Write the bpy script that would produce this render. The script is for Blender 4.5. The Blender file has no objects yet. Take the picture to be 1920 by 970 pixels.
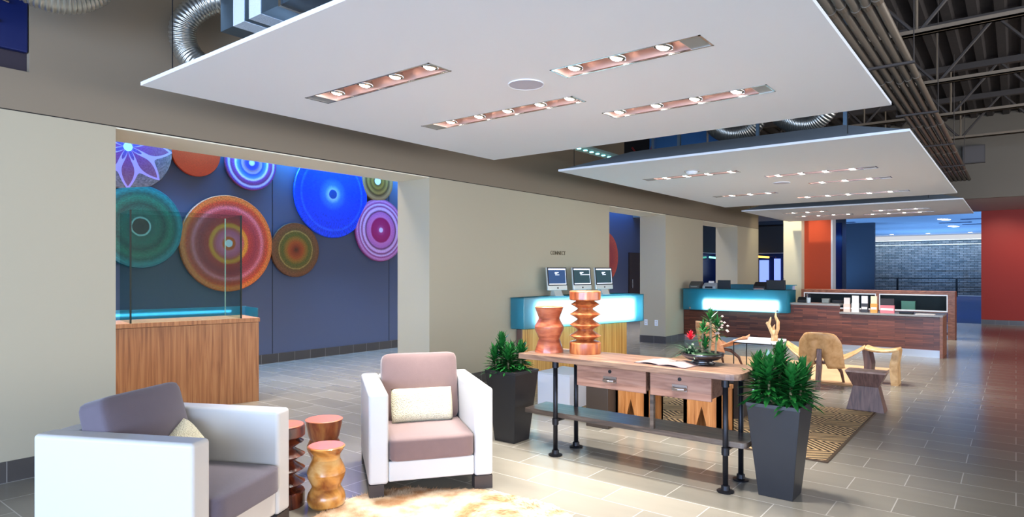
import bpy, bmesh, math, random
from mathutils import Vector, Matrix, Euler
random.seed(7)
S=bpy.context.scene; COL=S.collection
R=math.radians
def lin(c):
    return tuple((x/12.92 if x<=.04045 else ((x+.055)/1.055)**2.4) for x in c)
def H(h):
    return lin(tuple(int(h[i:i+2],16)/255 for i in (0,2,4)))
# ---------------------------------------------------------------- materials
class NT:
    def __init__(s,name):
        m=bpy.data.materials.new(name); m.use_nodes=True; s.m=m; s.t=m.node_tree; s.b=s.t.nodes['Principled BSDF']
    def n(s,t,**k):
        o=s.t.nodes.new('ShaderNode'+t)
        for a,v in k.items():
            if a in o.inputs: o.inputs[a].default_value=v
            else: setattr(o,a,v)
        return o
    def l(s,a,b): s.t.links.new(a,b)
def mat(name,col,rough=.5,metal=0,noise=0,scale=8,bump=0,bscale=60,spec=.5,coat=0,sheen=0):
    T=NT(name); b=T.b; c=H(col) if isinstance(col,str) else col
    b.inputs['Base Color'].default_value=(*c,1); b.inputs['Roughness'].default_value=rough; b.inputs['Metallic'].default_value=metal
    b.inputs['Specular IOR Level'].default_value=spec
    if coat: b.inputs['Coat Weight'].default_value=coat; b.inputs['Coat Roughness'].default_value=.15
    if sheen: b.inputs['Sheen Weight'].default_value=sheen
    tc=T.n('TexCoord')
    if noise or True:
        nz=T.n('TexNoise'); nz.inputs['Scale'].default_value=scale; nz.inputs['Detail'].default_value=4
        T.l(tc.outputs['Object'],nz.inputs['Vector'])
        mx=T.n('MixRGB'); mx.inputs[1].default_value=(*[x*(1-noise) for x in c],1); mx.inputs[2].default_value=(*[min(1,x*(1+noise)) for x in c],1)
        T.l(nz.outputs['Fac'],mx.inputs[0]); T.l(mx.outputs[0],b.inputs['Base Color'])
    if bump:
        nb=T.n('TexNoise'); nb.inputs['Scale'].default_value=bscale; nb.inputs['Detail'].default_value=3
        T.l(tc.outputs['Object'],nb.inputs['Vector'])
        bp=T.n('Bump'); bp.inputs['Strength'].default_value=bump; bp.inputs['Distance'].default_value=.01
        T.l(nb.outputs['Fac'],bp.inputs['Height']); T.l(bp.outputs['Normal'],b.inputs['Normal'])
    return T.m
def wood(name,c1,c2,c3=None,stretch=(1,1,12),scale=6,rough=.4,coat=0,rot=(0,0,0)):
    T=NT(name); tc=T.n('TexCoord'); mp=T.n('Mapping'); mp.inputs['Scale'].default_value=stretch; mp.inputs['Rotation'].default_value=rot
    T.l(tc.outputs['Object'],mp.inputs['Vector'])
    nz=T.n('TexNoise'); nz.inputs['Scale'].default_value=scale; nz.inputs['Detail'].default_value=6; nz.inputs['Distortion'].default_value=.6
    T.l(mp.outputs[0],nz.inputs['Vector'])
    cr=T.n('ValToRGB'); e=cr.color_ramp.elements
    e[0].position=.32; e[0].color=(*H(c1),1); e[1].position=.68; e[1].color=(*H(c3 or c2),1)
    k=e.new(.5); k.color=(*H(c2),1)
    T.l(nz.outputs['Fac'],cr.inputs[0]); T.l(cr.outputs[0],T.b.inputs['Base Color']); T.b.inputs['Roughness'].default_value=rough
    if coat: T.b.inputs['Coat Weight'].default_value=coat; T.b.inputs['Coat Roughness'].default_value=.12
    bp=T.n('Bump'); bp.inputs['Strength'].default_value=.15; bp.inputs['Distance'].default_value=.005
    T.l(nz.outputs['Fac'],bp.inputs['Height']); T.l(bp.outputs['Normal'],T.b.inputs['Normal'])
    return T.m
def brickmat(name,c1,c2,mortar,bw,rh,ms=.004,axes='YX',rough=.3,noise=.12,bump=.3,offset=.5,streak=(3,3,3),spec=.5):
    T=NT(name); tc=T.n('TexCoord'); sp=T.n('SeparateXYZ'); T.l(tc.outputs['Object'],sp.inputs[0])
    cb=T.n('CombineXYZ'); T.l(sp.outputs[axes[0]],cb.inputs[0]); T.l(sp.outputs[axes[1]],cb.inputs[1])
    br=T.n('TexBrick'); br.offset=offset; br.inputs['Scale'].default_value=1; br.inputs['Brick Width'].default_value=bw; br.inputs['Row Height'].default_value=rh
    br.inputs['Mortar Size'].default_value=ms; br.inputs['Mortar Smooth'].default_value=.1
    br.inputs['Color1'].default_value=(*H(c1),1); br.inputs['Color2'].default_value=(*H(c2),1); br.inputs['Mortar'].default_value=(*H(mortar),1)
    T.l(cb.outputs[0],br.inputs['Vector'])
    mp=T.n('Mapping'); mp.inputs['Scale'].default_value=streak; T.l(tc.outputs['Object'],mp.inputs['Vector'])
    nz=T.n('TexNoise'); nz.inputs['Scale'].default_value=1; nz.inputs['Detail'].default_value=5; T.l(mp.outputs[0],nz.inputs['Vector'])
    mr=T.n('MapRange'); mr.inputs[3].default_value=1-noise; mr.inputs[4].default_value=1+noise; T.l(nz.outputs['Fac'],mr.inputs[0])
    mx=T.n('MixRGB'); mx.blend_type='MULTIPLY'; mx.inputs[0].default_value=1; T.l(br.outputs['Color'],mx.inputs[1]); T.l(mr.outputs[0],mx.inputs[2])
    T.l(mx.outputs[0],T.b.inputs['Base Color']); T.b.inputs['Specular IOR Level'].default_value=spec
    rr=T.n('MapRange'); rr.inputs[3].default_value=rough*.85; rr.inputs[4].default_value=rough*1.15; T.l(nz.outputs['Fac'],rr.inputs[0]); T.l(rr.outputs[0],T.b.inputs['Roughness'])
    bp=T.n('Bump'); bp.inputs['Strength'].default_value=bump; bp.inputs['Distance'].default_value=.004; bp.invert=True
    T.l(br.outputs['Fac'],bp.inputs['Height']); T.l(bp.outputs['Normal'],T.b.inputs['Normal'])
    return T.m
def emit(name,col,st):
    T=NT(name); T.b.inputs['Base Color'].default_value=(*H(col),1); T.b.inputs['Emission Color'].default_value=(*H(col),1); T.b.inputs['Emission Strength'].default_value=st
    return T.m
def glass(name,tint,refl=.25):
    T=NT(name); T.t.nodes.remove(T.b); o=T.t.nodes['Material Output']
    tr=T.n('BsdfTransparent'); tr.inputs[0].default_value=(*tint,1); gl=T.n('BsdfGlossy'); gl.inputs['Roughness'].default_value=.06
    lw=T.n('LayerWeight'); pw=T.n('Math'); pw.operation='POWER'; pw.inputs[1].default_value=4; T.l(lw.outputs['Facing'],pw.inputs[0])
    fr=T.n('Math'); fr.operation='MULTIPLY_ADD'; fr.inputs[1].default_value=refl; fr.inputs[2].default_value=refl*.03; T.l(pw.outputs[0],fr.inputs[0]); mx=T.n('MixShader')
    T.l(fr.outputs[0],mx.inputs[0]); T.l(tr.outputs[0],mx.inputs[1]); T.l(gl.outputs[0],mx.inputs[2]); T.l(mx.outputs[0],o.inputs[0])
    return T.m
def frosted(name,tint):
    T=NT(name); T.t.nodes.remove(T.b); o=T.t.nodes['Material Output']
    rf=T.n('BsdfRefraction'); rf.inputs['Color'].default_value=(min(1,tint[0]*1.25),min(1,tint[1]*1.12),min(1,tint[2]*1.05),1); rf.inputs['Roughness'].default_value=.6; rf.inputs['IOR'].default_value=1.35
    tr=T.n('BsdfTranslucent'); tr.inputs[0].default_value=(tint[0]*.10,tint[1]*.5,tint[2]*.62,1); df=T.n('BsdfDiffuse'); df.inputs[0].default_value=(.03,.28,.38,1)
    gl=T.n('BsdfGlossy'); gl.inputs['Roughness'].default_value=.15
    a=T.n('MixShader'); a.inputs[0].default_value=.6; b=T.n('MixShader'); b.inputs[0].default_value=.42; c=T.n('MixShader'); c.inputs[0].default_value=.04
    T.l(tr.outputs[0],a.inputs[1]); T.l(df.outputs[0],a.inputs[2]); T.l(rf.outputs[0],b.inputs[1]); T.l(a.outputs[0],b.inputs[2]); T.l(b.outputs[0],c.inputs[1]); T.l(gl.outputs[0],c.inputs[2]); T.l(c.outputs[0],o.inputs[0])
    return T.m
def ringmat(name,stops,ang=0,amp=.0,dots=0,rf=40,star=None):
    """painted disc: colour rings by radius (0..1 local), broken up by brush noise"""
    T=NT(name); tc=T.n('TexCoord'); sp=T.n('SeparateXYZ'); T.l(tc.outputs['Generated'],sp.inputs[0])
    def sub(o,v): m=T.n('Math'); m.operation='SUBTRACT'; T.l(o,m.inputs[0]); m.inputs[1].default_value=v; return m.outputs[0]
    x=sub(sp.outputs[0],.5); y=sub(sp.outputs[1],.5)
    cb=T.n('CombineXYZ'); T.l(x,cb.inputs[0]); T.l(y,cb.inputs[1])
    ln=T.n('VectorMath'); ln.operation='LENGTH'; T.l(cb.outputs[0],ln.inputs[0])
    r=T.n('Math'); r.operation='MULTIPLY'; r.inputs[1].default_value=2; T.l(ln.outputs['Value'],r.inputs[0])
    at=T.n('Math'); at.operation='ARCTAN2'; T.l(y,at.inputs[0]); T.l(x,at.inputs[1])
    nz=T.n('TexNoise'); nz.inputs['Scale'].default_value=9; nz.inputs['Detail'].default_value=5; T.l(cb.outputs[0],nz.inputs['Vector'])
    md=T.n('Math'); md.operation='MULTIPLY_ADD'; md.inputs[1].default_value=amp; md.inputs[2].default_value=-amp/2; T.l(nz.outputs['Fac'],md.inputs[0])
    ra=T.n('Math'); ra.operation='ADD'; T.l(r.outputs[0],ra.inputs[0]); T.l(md.outputs[0],ra.inputs[1])
    cr=T.n('ValToRGB'); cr.color_ramp.interpolation='LINEAR'; e=cr.color_ramp.elements
    while len(e)>1: e.remove(e[0])
    e[0].position=stops[0][0]; e[0].color=(*H(stops[0][1]),1)
    for p,c in stops[1:]:
        k=e.new(p); k.color=(*H(c),1)
    T.l(ra.outputs[0],cr.inputs[0]); col=cr.outputs[0]
    # fine ring / dash pattern in polar space
    pc=T.n('CombineXYZ'); m1=T.n('Math'); m1.operation='MULTIPLY'; m1.inputs[1].default_value=rf; T.l(r.outputs[0],m1.inputs[0]); T.l(m1.outputs[0],pc.inputs[0])
    m2=T.n('Math'); m2.operation='MULTIPLY'; m2.inputs[1].default_value=max(ang,1); T.l(at.outputs[0],m2.inputs[0]); T.l(m2.outputs[0],pc.inputs[1])
    n2=T.n('TexNoise'); n2.inputs['Scale'].default_value=1; n2.inputs['Detail'].default_value=2; T.l(pc.outputs[0],n2.inputs['Vector'])
    mr=T.n('MapRange'); mr.inputs[1].default_value=.3; mr.inputs[2].default_value=.7; mr.inputs[3].default_value=1-dots; mr.inputs[4].default_value=1+dots; T.l(n2.outputs['Fac'],mr.inputs[0])
    mx=T.n('MixRGB'); mx.blend_type='MULTIPLY'; mx.inputs[0].default_value=1; T.l(col,mx.inputs[1]); T.l(mr.outputs[0],mx.inputs[2]); col=mx.outputs[0]
    if star:
        # petal outlines: |sin(k*a)| compared with a function of radius
        ma=T.n('Math'); ma.operation='MULTIPLY'; ma.inputs[1].default_value=star[0]; T.l(at.outputs[0],ma.inputs[0])
        sn=T.n('Math'); sn.operation='SINE'; T.l(ma.outputs[0],sn.inputs[0]); ab=T.n('Math'); ab.operation='ABSOLUTE'; T.l(sn.outputs[0],ab.inputs[0])
        rr=T.n('Math'); rr.operation='MULTIPLY'; rr.inputs[1].default_value=3.3; T.l(r.outputs[0],rr.inputs[0])
        s2=T.n('Math'); s2.operation='SINE'; T.l(rr.outputs[0],s2.inputs[0])
        df=T.n('Math'); df.operation='SUBTRACT'; T.l(ab.outputs[0],df.inputs[0]); T.l(s2.outputs[0],df.inputs[1])
        a2=T.n('Math'); a2.operation='ABSOLUTE'; T.l(df.outputs[0],a2.inputs[0])
        lt=T.n('Math'); lt.operation='LESS_THAN'; lt.inputs[1].default_value=.13; T.l(a2.outputs[0],lt.inputs[0])
        ins=T.n('Math'); ins.operation='LESS_THAN'; ins.inputs[1].default_value=-.1; T.l(df.outputs[0],ins.inputs[0])
        q=T.n('MixRGB'); q.inputs[2].default_value=(*H(star[2]),1); mf=T.n('Math'); mf.operation='MULTIPLY'; mf.inputs[1].default_value=.55; T.l(ins.outputs[0],mf.inputs[0])
        T.l(mf.outputs[0],q.inputs[0]); T.l(col,q.inputs[1])
        q2=T.n('MixRGB'); q2.inputs[2].default_value=(*H(star[1]),1); T.l(lt.outputs[0],q2.inputs[0]); T.l(q.outputs[0],q2.inputs[1])
        wc=T.n('Math'); wc.operation='LESS_THAN'; wc.inputs[1].default_value=.1; T.l(r.outputs[0],wc.inputs[0])
        q3=T.n('MixRGB'); q3.inputs[2].default_value=(.9,.9,1,1); T.l(wc.outputs[0],q3.inputs[0]); T.l(q2.outputs[0],q3.inputs[1]); col=q3.outputs[0]
    T.l(col,T.b.inputs['Base Color']); T.b.inputs['Roughness'].default_value=.35
    bp=T.n('Bump'); bp.inputs['Strength'].default_value=.3; bp.inputs['Distance'].default_value=.004; T.l(n2.outputs['Fac'],bp.inputs['Height']); T.l(bp.outputs['Normal'],T.b.inputs['Normal'])
    return T.m

WALL=mat('warm_grey_paint','ada48e',.7,bump=.03,bscale=200)
WALLC=mat('cream_paint','e2dcc0',.7)
WALLSHADE=mat('shaded_wall_paint','827563',.75)  # shade on the header put into a darker wall colour
JAMB=mat('light_green_grey_paint','c9ccb8',.7)
BLUEG=mat('slate_blue_panel','525c78',.6)
DGREY=mat('dark_grey_paint','46505e',.7)
REDP=mat('orange_red_paint','c2430f',.6)
REDD=mat('deep_red_paint','98200c',.6)
WHITE=mat('white_panel_paint','e6ebf1',.65)
PTOP=mat('grey_board','a6b4c0',.8)
DECK=mat('dark_deck','3a3330',.85,noise=.35,scale=14)
STEELD=mat('dark_painted_steel','4a423d',.6)
STEELT=mat('tan_primed_steel','857460',.6,noise=.15)
CONDUIT=mat('painted_conduit','7a6d5e',.45,metal=.3)
GALV=mat('galvanised_metal','7d97ad',.3,metal=.9,noise=.2,scale=5)
FLEX=mat('flexible_foil','b4b4ae',.28,metal=.9)
TAPE=mat('foil_tape','dfe6ee',.5,bump=.5,bscale=90)
CHROME=mat('brushed_chrome','c9c6c2',.2,metal=1)
GLOWTINT=mat('glow_tinted_housing','f0d2c8',.35,metal=.5)  # pink lamp glow put into the housing colour
BLACKM=mat('black_metal','1d1d20',.4,metal=.6)
BLACKP=mat('black_plastic','131418',.35)
PIPE=mat('black_iron_pipe','26262b',.4,metal=.7,bump=.1)
FLOOR=brickmat('porcelain_floor_tile','7d786d','898377','b0aca2',.61,.305,.0035,'YX',.2,.1,.15,streak=(6,1.5,1),spec=.55)
BASET=brickmat('baseboard_tile','45413f','4d4947','7b7773',.3,.3,.004,'XZ',.4)
BASETY=brickmat('baseboard_tile_side','45413f','4d4947','7b7773',.3,.3,.004,'YZ',.4)
CARPET=mat('blue_carpet','2a3a66',.7,noise=.2,scale=30)
STONE=brickmat('stacked_stone','54636c','7d858a','2a343c',.34,.1,.012,'YZ',.8,.5,.8,streak=(1,6,6))
VINYL=mat('white_vinyl','c3c2c0',.42,bump=.03,bscale=30)
MAUVE=mat('mauve_fabric','745c58',.85,noise=.08,scale=20,bump=.25,bscale=400,sheen=.3)
CHARC=mat('charcoal_fabric','5a515c',.85,noise=.08,scale=20,bump=.25,bscale=400,sheen=.3)
LEGW=mat('dark_leg_wood','37302f',.4)
def knit():
    T=NT('cream_knit'); tc=T.n('TexCoord'); vo=T.n('TexVoronoi'); vo.inputs['Scale'].default_value=130; T.l(tc.outputs['Object'],vo.inputs['Vector'])
    T.b.inputs['Base Color'].default_value=(*H('e6e0c4'),1); T.b.inputs['Roughness'].default_value=.9
    cr=T.n('ValToRGB'); cr.color_ramp.elements[0].color=(*H('efe9d0'),1); cr.color_ramp.elements[1].color=(*H('cfc8aa'),1); cr.color_ramp.elements[1].position=.9
    T.l(vo.outputs['Distance'],cr.inputs[0]); T.l(cr.outputs[0],T.b.inputs['Base Color'])
    bp=T.n('Bump'); bp.inputs['Strength'].default_value=.9; bp.inputs['Distance'].default_value=.008; bp.invert=True; T.l(vo.outputs['Distance'],bp.inputs['Height']); T.l(bp.outputs['Normal'],T.b.inputs['Normal']); return T.m
KNIT=knit()
OAKV=wood('oak_veneer_vertical','8f5a38','b0764a','c08a5c',(14,14,.5),3,.4)
ZEBRA=wood('zebrawood_slats','a9702f','cf9a4c','e0b366',(30,30,.4),2,.4)
TURNED=wood('turned_walnut','8a3f22','a8563a','bd6e48',(2,2,10),3,.28,coat=.5)
SPOOL=wood('turned_cherry','7f3a1d','a9582f','c88349',(10,10,2),2,.28,coat=.5)
BURL=wood('burled_log','7a3a12','c98a3e','e0b878',(3,3,3.5),2.2,.3,coat=.6)
DSPOOL=wood('dark_turned_walnut','3a1710','5c2a1c','7a3c24',(8,8,2),2,.25,coat=.6)
CUTTOP=mat('cut_end_grain','dd7a4e',.35,noise=.15,scale=20,coat=.4)
RECL=wood('reclaimed_plank','5e4234','7a5c4a','98785f',(8,.7,8),4,.4,coat=.25)
RECLD=wood('dark_reclaimed_plank','2d2a28','4a3d36','5f564e',(8,.8,8),4,.35,coat=.3)
DRAWW=wood('drawer_wood','6b4636','8a6250','9a7360',(6,1,10),3,.45)
SHELL=wood('moulded_oak_ply','a87848','bd8e5c','c99b6c',(3,3,3),4,.4)
SHELLR=wood('moulded_cherry_ply','b8744c','cf8f64','dba27a',(3,3,3),4,.4)
WALN=wood('walnut_slab','4a332e','63473f','74554a',(20,20,.8),2,.4)
TEAK=wood('solid_teak','8a5226','a86c38','bd8450',(10,10,.8),3,.35)
OAKS=wood('light_oak','b08654','c79d68','d6b07e',(4,4,4),3,.4)
DESKF=brickmat('walnut_strip_cladding','4a241c','7a4230','2c1612',.42,.03,.0015,'YZ',.35,.35,.4,offset=.37,streak=(2,5,40))
DESKW=wood('desk_trim_wood','6b4132','85553f','966450',(3,3,10),3,.4)
COUNTERT=mat('grey_counter_top','8f8c88',.35)
CORAL=wood('driftwood','b88c5c','d6ae7c','e6c79a',(6,6,1.5),6,.6)
PLANTER=mat('charcoal_planter','1f2025',.38,noise=.1)
LEAF=mat('dark_green_leaf','1d5c26',.25,noise=.45,scale=25,coat=.3)
LEAF2=mat('grey_green_leaf','2d4a30',.4,noise=.3,scale=20)
STEMB=mat('plant_cane','8a7a58',.7)
SOIL=mat('potting_pebbles','6b6258',.9,noise=.5,scale=60,bump=1,bscale=60)
REDF=mat('red_bract','c1122a',.4)
PINKF=mat('pale_pink_flower','e8c8b8',.5)
BOWLM=mat('black_glazed_bowl','1b1618',.2,coat=.5)
FROST=frosted('frosted_teal_glass',(.62,.86,.95))
FROSTE=glass('teal_glass_edge',(.35,.75,.85))
CLEARG=glass('clear_glass',(.93,.97,.95))
VITR=glass('green_tinted_glass',(.80,.90,.88),.05)
TUBE=emit('cool_tube_light','eefbff',12)
BULB=emit('halogen_bulb','fff4ea',24)
KICK=mat('satin_steel_kick','bfc2c6',.35,metal=.5)
PAPER=mat('paper','ece6e0',.7,noise=.05)
def M_(c,**k): return mat('colour_'+c,c,k.get('r',.55))
# ---------------------------------------------------------------- mesh tools
class MB:
    def __init__(s): s.b=bmesh.new()
    def _hex(s,v):
        vs=[s.b.verts.new(p) for p in v]
        for f in ((0,3,2,1),(4,5,6,7),(0,1,5,4),(1,2,6,5),(2,3,7,6),(3,0,4,7)): s.b.faces.new([vs[i] for i in f])
        return vs
    def box(s,x0,x1,y0,y1,z0,z1):
        s._hex([(x0,y0,z0),(x1,y0,z0),(x1,y1,z0),(x0,y1,z0),(x0,y0,z1),(x1,y0,z1),(x1,y1,z1),(x0,y1,z1)]); return s
    def frus(s,b,z0,t,z1):
        (a,c,d,e)=b; (f,g,h,i)=t
        s._hex([(a,d,z0),(c,d,z0),(c,e,z0),(a,e,z0),(f,h,z1),(g,h,z1),(g,i,z1),(f,i,z1)]); return s
    def prism(s,poly,a,b,axis='z'):
        def P(p,q):
            return {'z':(p[0],p[1],q),'y':(p[0],q,p[1]),'x':(q,p[0],p[1])}[axis]
        lo=[s.b.verts.new(P(p,a)) for p in poly]; hi=[s.b.verts.new(P(p,b)) for p in poly]
        n=len(poly); s.b.faces.new(lo[::-1]); s.b.faces.new(hi)
        for i in range(n): s.b.faces.new((lo[i],lo[(i+1)%n],hi[(i+1)%n],hi[i]))
        return s
    def lathe(s,prof,n=32,c=(0,0,0),cap=True,squash=(1,1)):
        rings=[]
        for r,z in prof:
            rings.append([s.b.verts.new((c[0]+r*squash[0]*math.cos(2*math.pi*k/n),c[1]+r*squash[1]*math.sin(2*math.pi*k/n),c[2]+z)) for k in range(n)])
        for a,b in zip(rings,rings[1:]):
            for k in range(n): s.b.faces.new((a[k],a[(k+1)%n],b[(k+1)%n],b[k]))
        if cap: s.b.faces.new(rings[0][::-1]); s.b.faces.new(rings[-1])
        return s
    def tube(s,pts,rad,n=10,cap=True):
        pts=[Vector(p) for p in pts]; m=len(pts); rad=rad if isinstance(rad,(list,tuple)) else [rad]*m
        rings=[]; up=None
        for i,p in enumerate(pts):
            t=(pts[min(i+1,m-1)]-pts[max(i-1,0)]).normalized()
            if up is None: up=Vector((0,0,1)) if abs(t.z)<.9 else Vector((1,0,0))
            u=(up-t*up.dot(t)).normalized(); up=u; w=t.cross(u)
            rings.append([s.b.verts.new(p+(u*math.cos(2*math.pi*k/n)+w*math.sin(2*math.pi*k/n))*rad[i]) for k in range(n)])
        for a,b in zip(rings,rings[1:]):
            for k in range(n): s.b.faces.new((a[k],a[(k+1)%n],b[(k+1)%n],b[k]))
        if cap: s.b.faces.new(rings[0][::-1]); s.b.faces.new(rings[-1])
        return s
    def surf(s,f,nu,nv):
        g=[[s.b.verts.new(f(i/nu,j/nv)) for j in range(nv+1)] for i in range(nu+1)]
        for i in range(nu):
            for j in range(nv): s.b.faces.new((g[i][j],g[i+1][j],g[i+1][j+1],g[i][j+1]))
        return s
    def cushion(s,w,d,h,k=7,crown=0,n=14,c=(0,0,0),M=None):
        """rounded box cushion centred at c"""
        M=M or Matrix(); seen={}
        def V(p):
            key=tuple(round(q,5) for q in p)
            if key in seen: return seen[key]
            x,y,z=p; L=(abs(x)**k+abs(y)**k+abs(z)**k)**(1/k); x,y,z=x/L,y/L,z/L
            zz=z*h/2+(1 if z>0 else -1)*crown*(1-x*x)*(1-y*y)*min(1,abs(z)*1.2)
            v=s.b.verts.new(M@Vector((x*w/2,y*d/2,zz))+Vector(c)); seen[key]=v; return v
        for ax in range(3):
            for sg in (-1,1):
                for i in range(n):
                    for j in range(n):
                        q=[]
                        for a,b in ((i,j),(i+1,j),(i+1,j+1),(i,j+1)):
                            u=math.tan((a/n*2-1)*math.pi/4); v=math.tan((b/n*2-1)*math.pi/4)
                            p=[0,0,0]; p[ax]=sg; p[(ax+1)%3]=u; p[(ax+2)%3]=v; q.append(V(p))
                        if sg<0: q=q[::-1]
                        s.b.faces.new(q)
        return s
    def pillow(s,w,h,t,M,n=18):
        """soft pillow in local XY, thickness Z, with pinched corners"""
        def f(sg):
            def g(u,v):
                x=u*2-1; y=v*2-1; k=max(0,(1-x**4)*(1-y**4))**.45
                e=1-.06*(x*x*y*y)-.03*(1-k)*0; ax=1-.05*(1-y*y)*abs(x)**3; 
                return M@Vector((x*w/2*(1-.04*(1-y*y))*e,y*h/2*(1-.06*(1-x*x))*e,sg*t/2*k))
            return g
        s.surf(f(1),n,n); s.surf(f(-1),n,n); bmesh.ops.remove_doubles(s.b,verts=s.b.verts,dist=.0005); return s
def ob(name,mb,m,parent=None,loc=(0,0,0),rot=(0,0,0),bevel=0,smooth=False,solid=0,sub=0,seg=2):
    bmesh.ops.recalc_face_normals(mb.b,faces=mb.b.faces)
    me=bpy.data.meshes.new(name); mb.b.to_mesh(me); mb.b.free(); me.materials.append(m)
    if smooth:
        for p in me.polygons: p.use_smooth=True
    o=bpy.data.objects.new(name,me); COL.objects.link(o); o.location=loc; o.rotation_euler=rot
    if parent: o.parent=parent
    if solid: q=o.modifiers.new('t','SOLIDIFY'); q.thickness=solid; q.offset=0
    if bevel:
        q=o.modifiers.new('b','BEVEL'); q.width=bevel; q.segments=seg; q.limit_method='ANGLE'; q.angle_limit=R(40)
        if seg>2:
            for p in me.polygons: p.use_smooth=True
            q.harden_normals=True
    if sub: q=o.modifiers.new('s','SUBSURF'); q.levels=sub; q.render_levels=sub
    return o
def tag(o,label,cat,group=None,kind=None):
    o['label']=label; o['category']=cat
    if group: o['group']=group
    if kind: o['kind']=kind
    return o
def thing(name,label,cat,loc=(0,0,0),rz=0,group=None):
    o=bpy.data.objects.new(name,None); COL.objects.link(o); o.location=loc; o.rotation_euler=(0,0,rz); o.empty_display_size=.1
    return tag(o,label,cat,group)
def struct(name,mb,m,**k):
    o=ob(name,mb,m,**k); o['kind']='structure'; return o
def B(*a): return MB().box(*a)
def dup(root,loc,rz,label=None,group=None,parent=None):
    r=root.copy(); COL.objects.link(r); r.location=loc; r.rotation_euler=(0,0,rz)
    if label: r['label']=label
    if group: r['group']=group
    for ch in list(root.children):
        c=ch.copy(); COL.objects.link(c); c.parent=r
        for g in list(ch.children):
            d=g.copy(); COL.objects.link(d); d.parent=c
    return r
# ---------------------------------------------------------------- setting
WX=18.15   # where the lobby ends and the dropped soffit begins
fb=MB()
fb.box(-6,22.2,-8,9.6,-.1,0); struct('floor',fb,FLOOR)
struct('floor_beyond',B(22.2,46,-8,14,-.1,-.002),CARPET)
Y0,Y1=5.6,6.17; HT=2.635
# left wall: four piers, a header and a recess high up at the near end
wb=MB(); wb.box(-6,2.05,Y0,Y1,0,HT); struct('wall_left_near_pier',wb,WALL)
struct('wall_left_broad_pier',B(5.5,9.88,Y0,Y1,0,HT),WALL)
struct('wall_left_third_pier',B(12.17,14.15,Y0,Y1,0,HT),WALL)
struct('wall_left_last_pier',B(16.46,WX,Y0,Y1,0,HT),WALL)
hb=MB(); hb.box(1.485,WX,Y0,Y1,HT+.008,5.0); hb.box(-6,1.485,Y0,Y1,HT+.008,2.93); hb.box(-6,.3,Y0,Y1,2.93,5.0); hb.box(.3,1.485,Y0,Y1,3.9,5.0)
struct('wall_left_header',hb,WALLSHADE)
struct('trim_1',B(-6,WX,Y0+.004,Y1-.004,HT,HT+.008),BLACKM)
for i,(a,b) in enumerate(((2.05,5.5),(9.88,12.17),(14.15,16.46))): struct('trim_%d'%(i+20),B(a,b,Y0+.005,Y1,HT-.012,HT-.001),mat('soffit_painted_light','e6dfca',.7))  # plates added under the header, bounce light put into their pale colour
def baseb(name,x0,x1,side=False,jl=None,jr=None):
    m=MB(); m.box(x0-.012,x1+.012,Y0-.012,Y0,0,.15); struct(name,m,BASET)
baseb('baseboard_left_1',-6,2.05); baseb('baseboard_left_2',5.5,9.88); baseb('baseboard_left_3',12.17,14.15); baseb('baseboard_left_4',16.46,WX-.02)
for i,x in enumerate((5.5,12.17,16.46)):
    struct('baseboard_jamb_%d'%(i+1),B(x-.012,x,Y0,Y1,0,.15),BASETY)
# gallery behind the wall
struct('wall_gallery',B(-6,26,9.45,9.6,0,3.9),BLUEG)
for i,x in enumerate((.9,3.3,5.75,8.2,10.6,13.0)):
    struct('trim_%d'%(i+2),B(x,x+.008,9.447,9.45,.15,3.9),BLACKM)
struct('baseboard_gallery',B(-6,26,9.43,9.45,0,.15),BASET)
struct('ceiling_gallery',B(-6,26,Y1,9.6,3.9,4.0),WHITE)
struct('wall_gallery_end',B(-6.1,-6,Y1,9.6,0,3.9),WALL)
# lobby deck
dk=MB(); prof=[]; y=-8.0
while y<Y0:
    prof+= [(y,5.0),(y+.11,5.0),(y+.14,5.06),(y+.26,5.06),(y+.29,5.0)]; y+=.29
prof+=[(y,5.2),(-8,5.2)]
dk.prism(prof,-6,WX,'x'); struct('ceiling',dk,DECK)
# dropped soffit with fascia at the far end
struct('wall_far_fascia',B(WX,WX+.12,-8,9.45,3.15,5.22),mat('taupe_fascia','7d7365',.75))
struct('ceiling_soffit',B(WX+.12,22.25,-8,9.45,3.15,3.25),mat('soffit_paint','b9aca4',.7))
struct('ceiling_beyond',B(22.25,46,-8,14,3.6,3.7),mat('pale_blue_ceiling_paint','cfd6e6',.7))
struct('wall_soffit_step',B(22.2,22.25,-8,9.45,3.15,3.7),WHITE)
struct('wall_red_right',B(22.1,22.5,-8,.76,0,3.15),REDD)
struct('baseboard_right',B(22.08,22.1,-8,.76,0,.13),BASETY)
struct('wall_cream_column',B(18.3,19.1,4.52,4.98,0,3.15),WALLC)
struct('wall_red_column',B(18.6,19.0,3.86,4.52,0,3.15),REDP)
struct('trim_column_end',B(18.6,18.98,3.82,3.86,0,3.15),WHITE)
struct('wall_dark_partition',B(32,32.3,4.9,9.6,0,3.6),DGREY)
struct('wall_stone',B(45,45.4,-8,14,0,3.25),STONE)
struct('trim_stone_cap',B(44.9,45.4,-8,14,3.25,3.3),mat('lit_ledge','d8d2c0',.5))
struct('trim_stone_band',B(44.94,45.0,-8,14,2.98,3.02),mat('lit_ledge2','d8d2c0',.5))
struct('baseboard_stone',B(44.95,45,-8,14,0,.06),mat('pale_stone_base','a9b4c4',.5))
struct('wall_beyond_left',B(26,45,13.9,14,0,3.6),DGREY)
struct('wall_front_glazing_sill',B(-6.1,-6,-8,Y1,0,.3),WALL)
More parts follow.
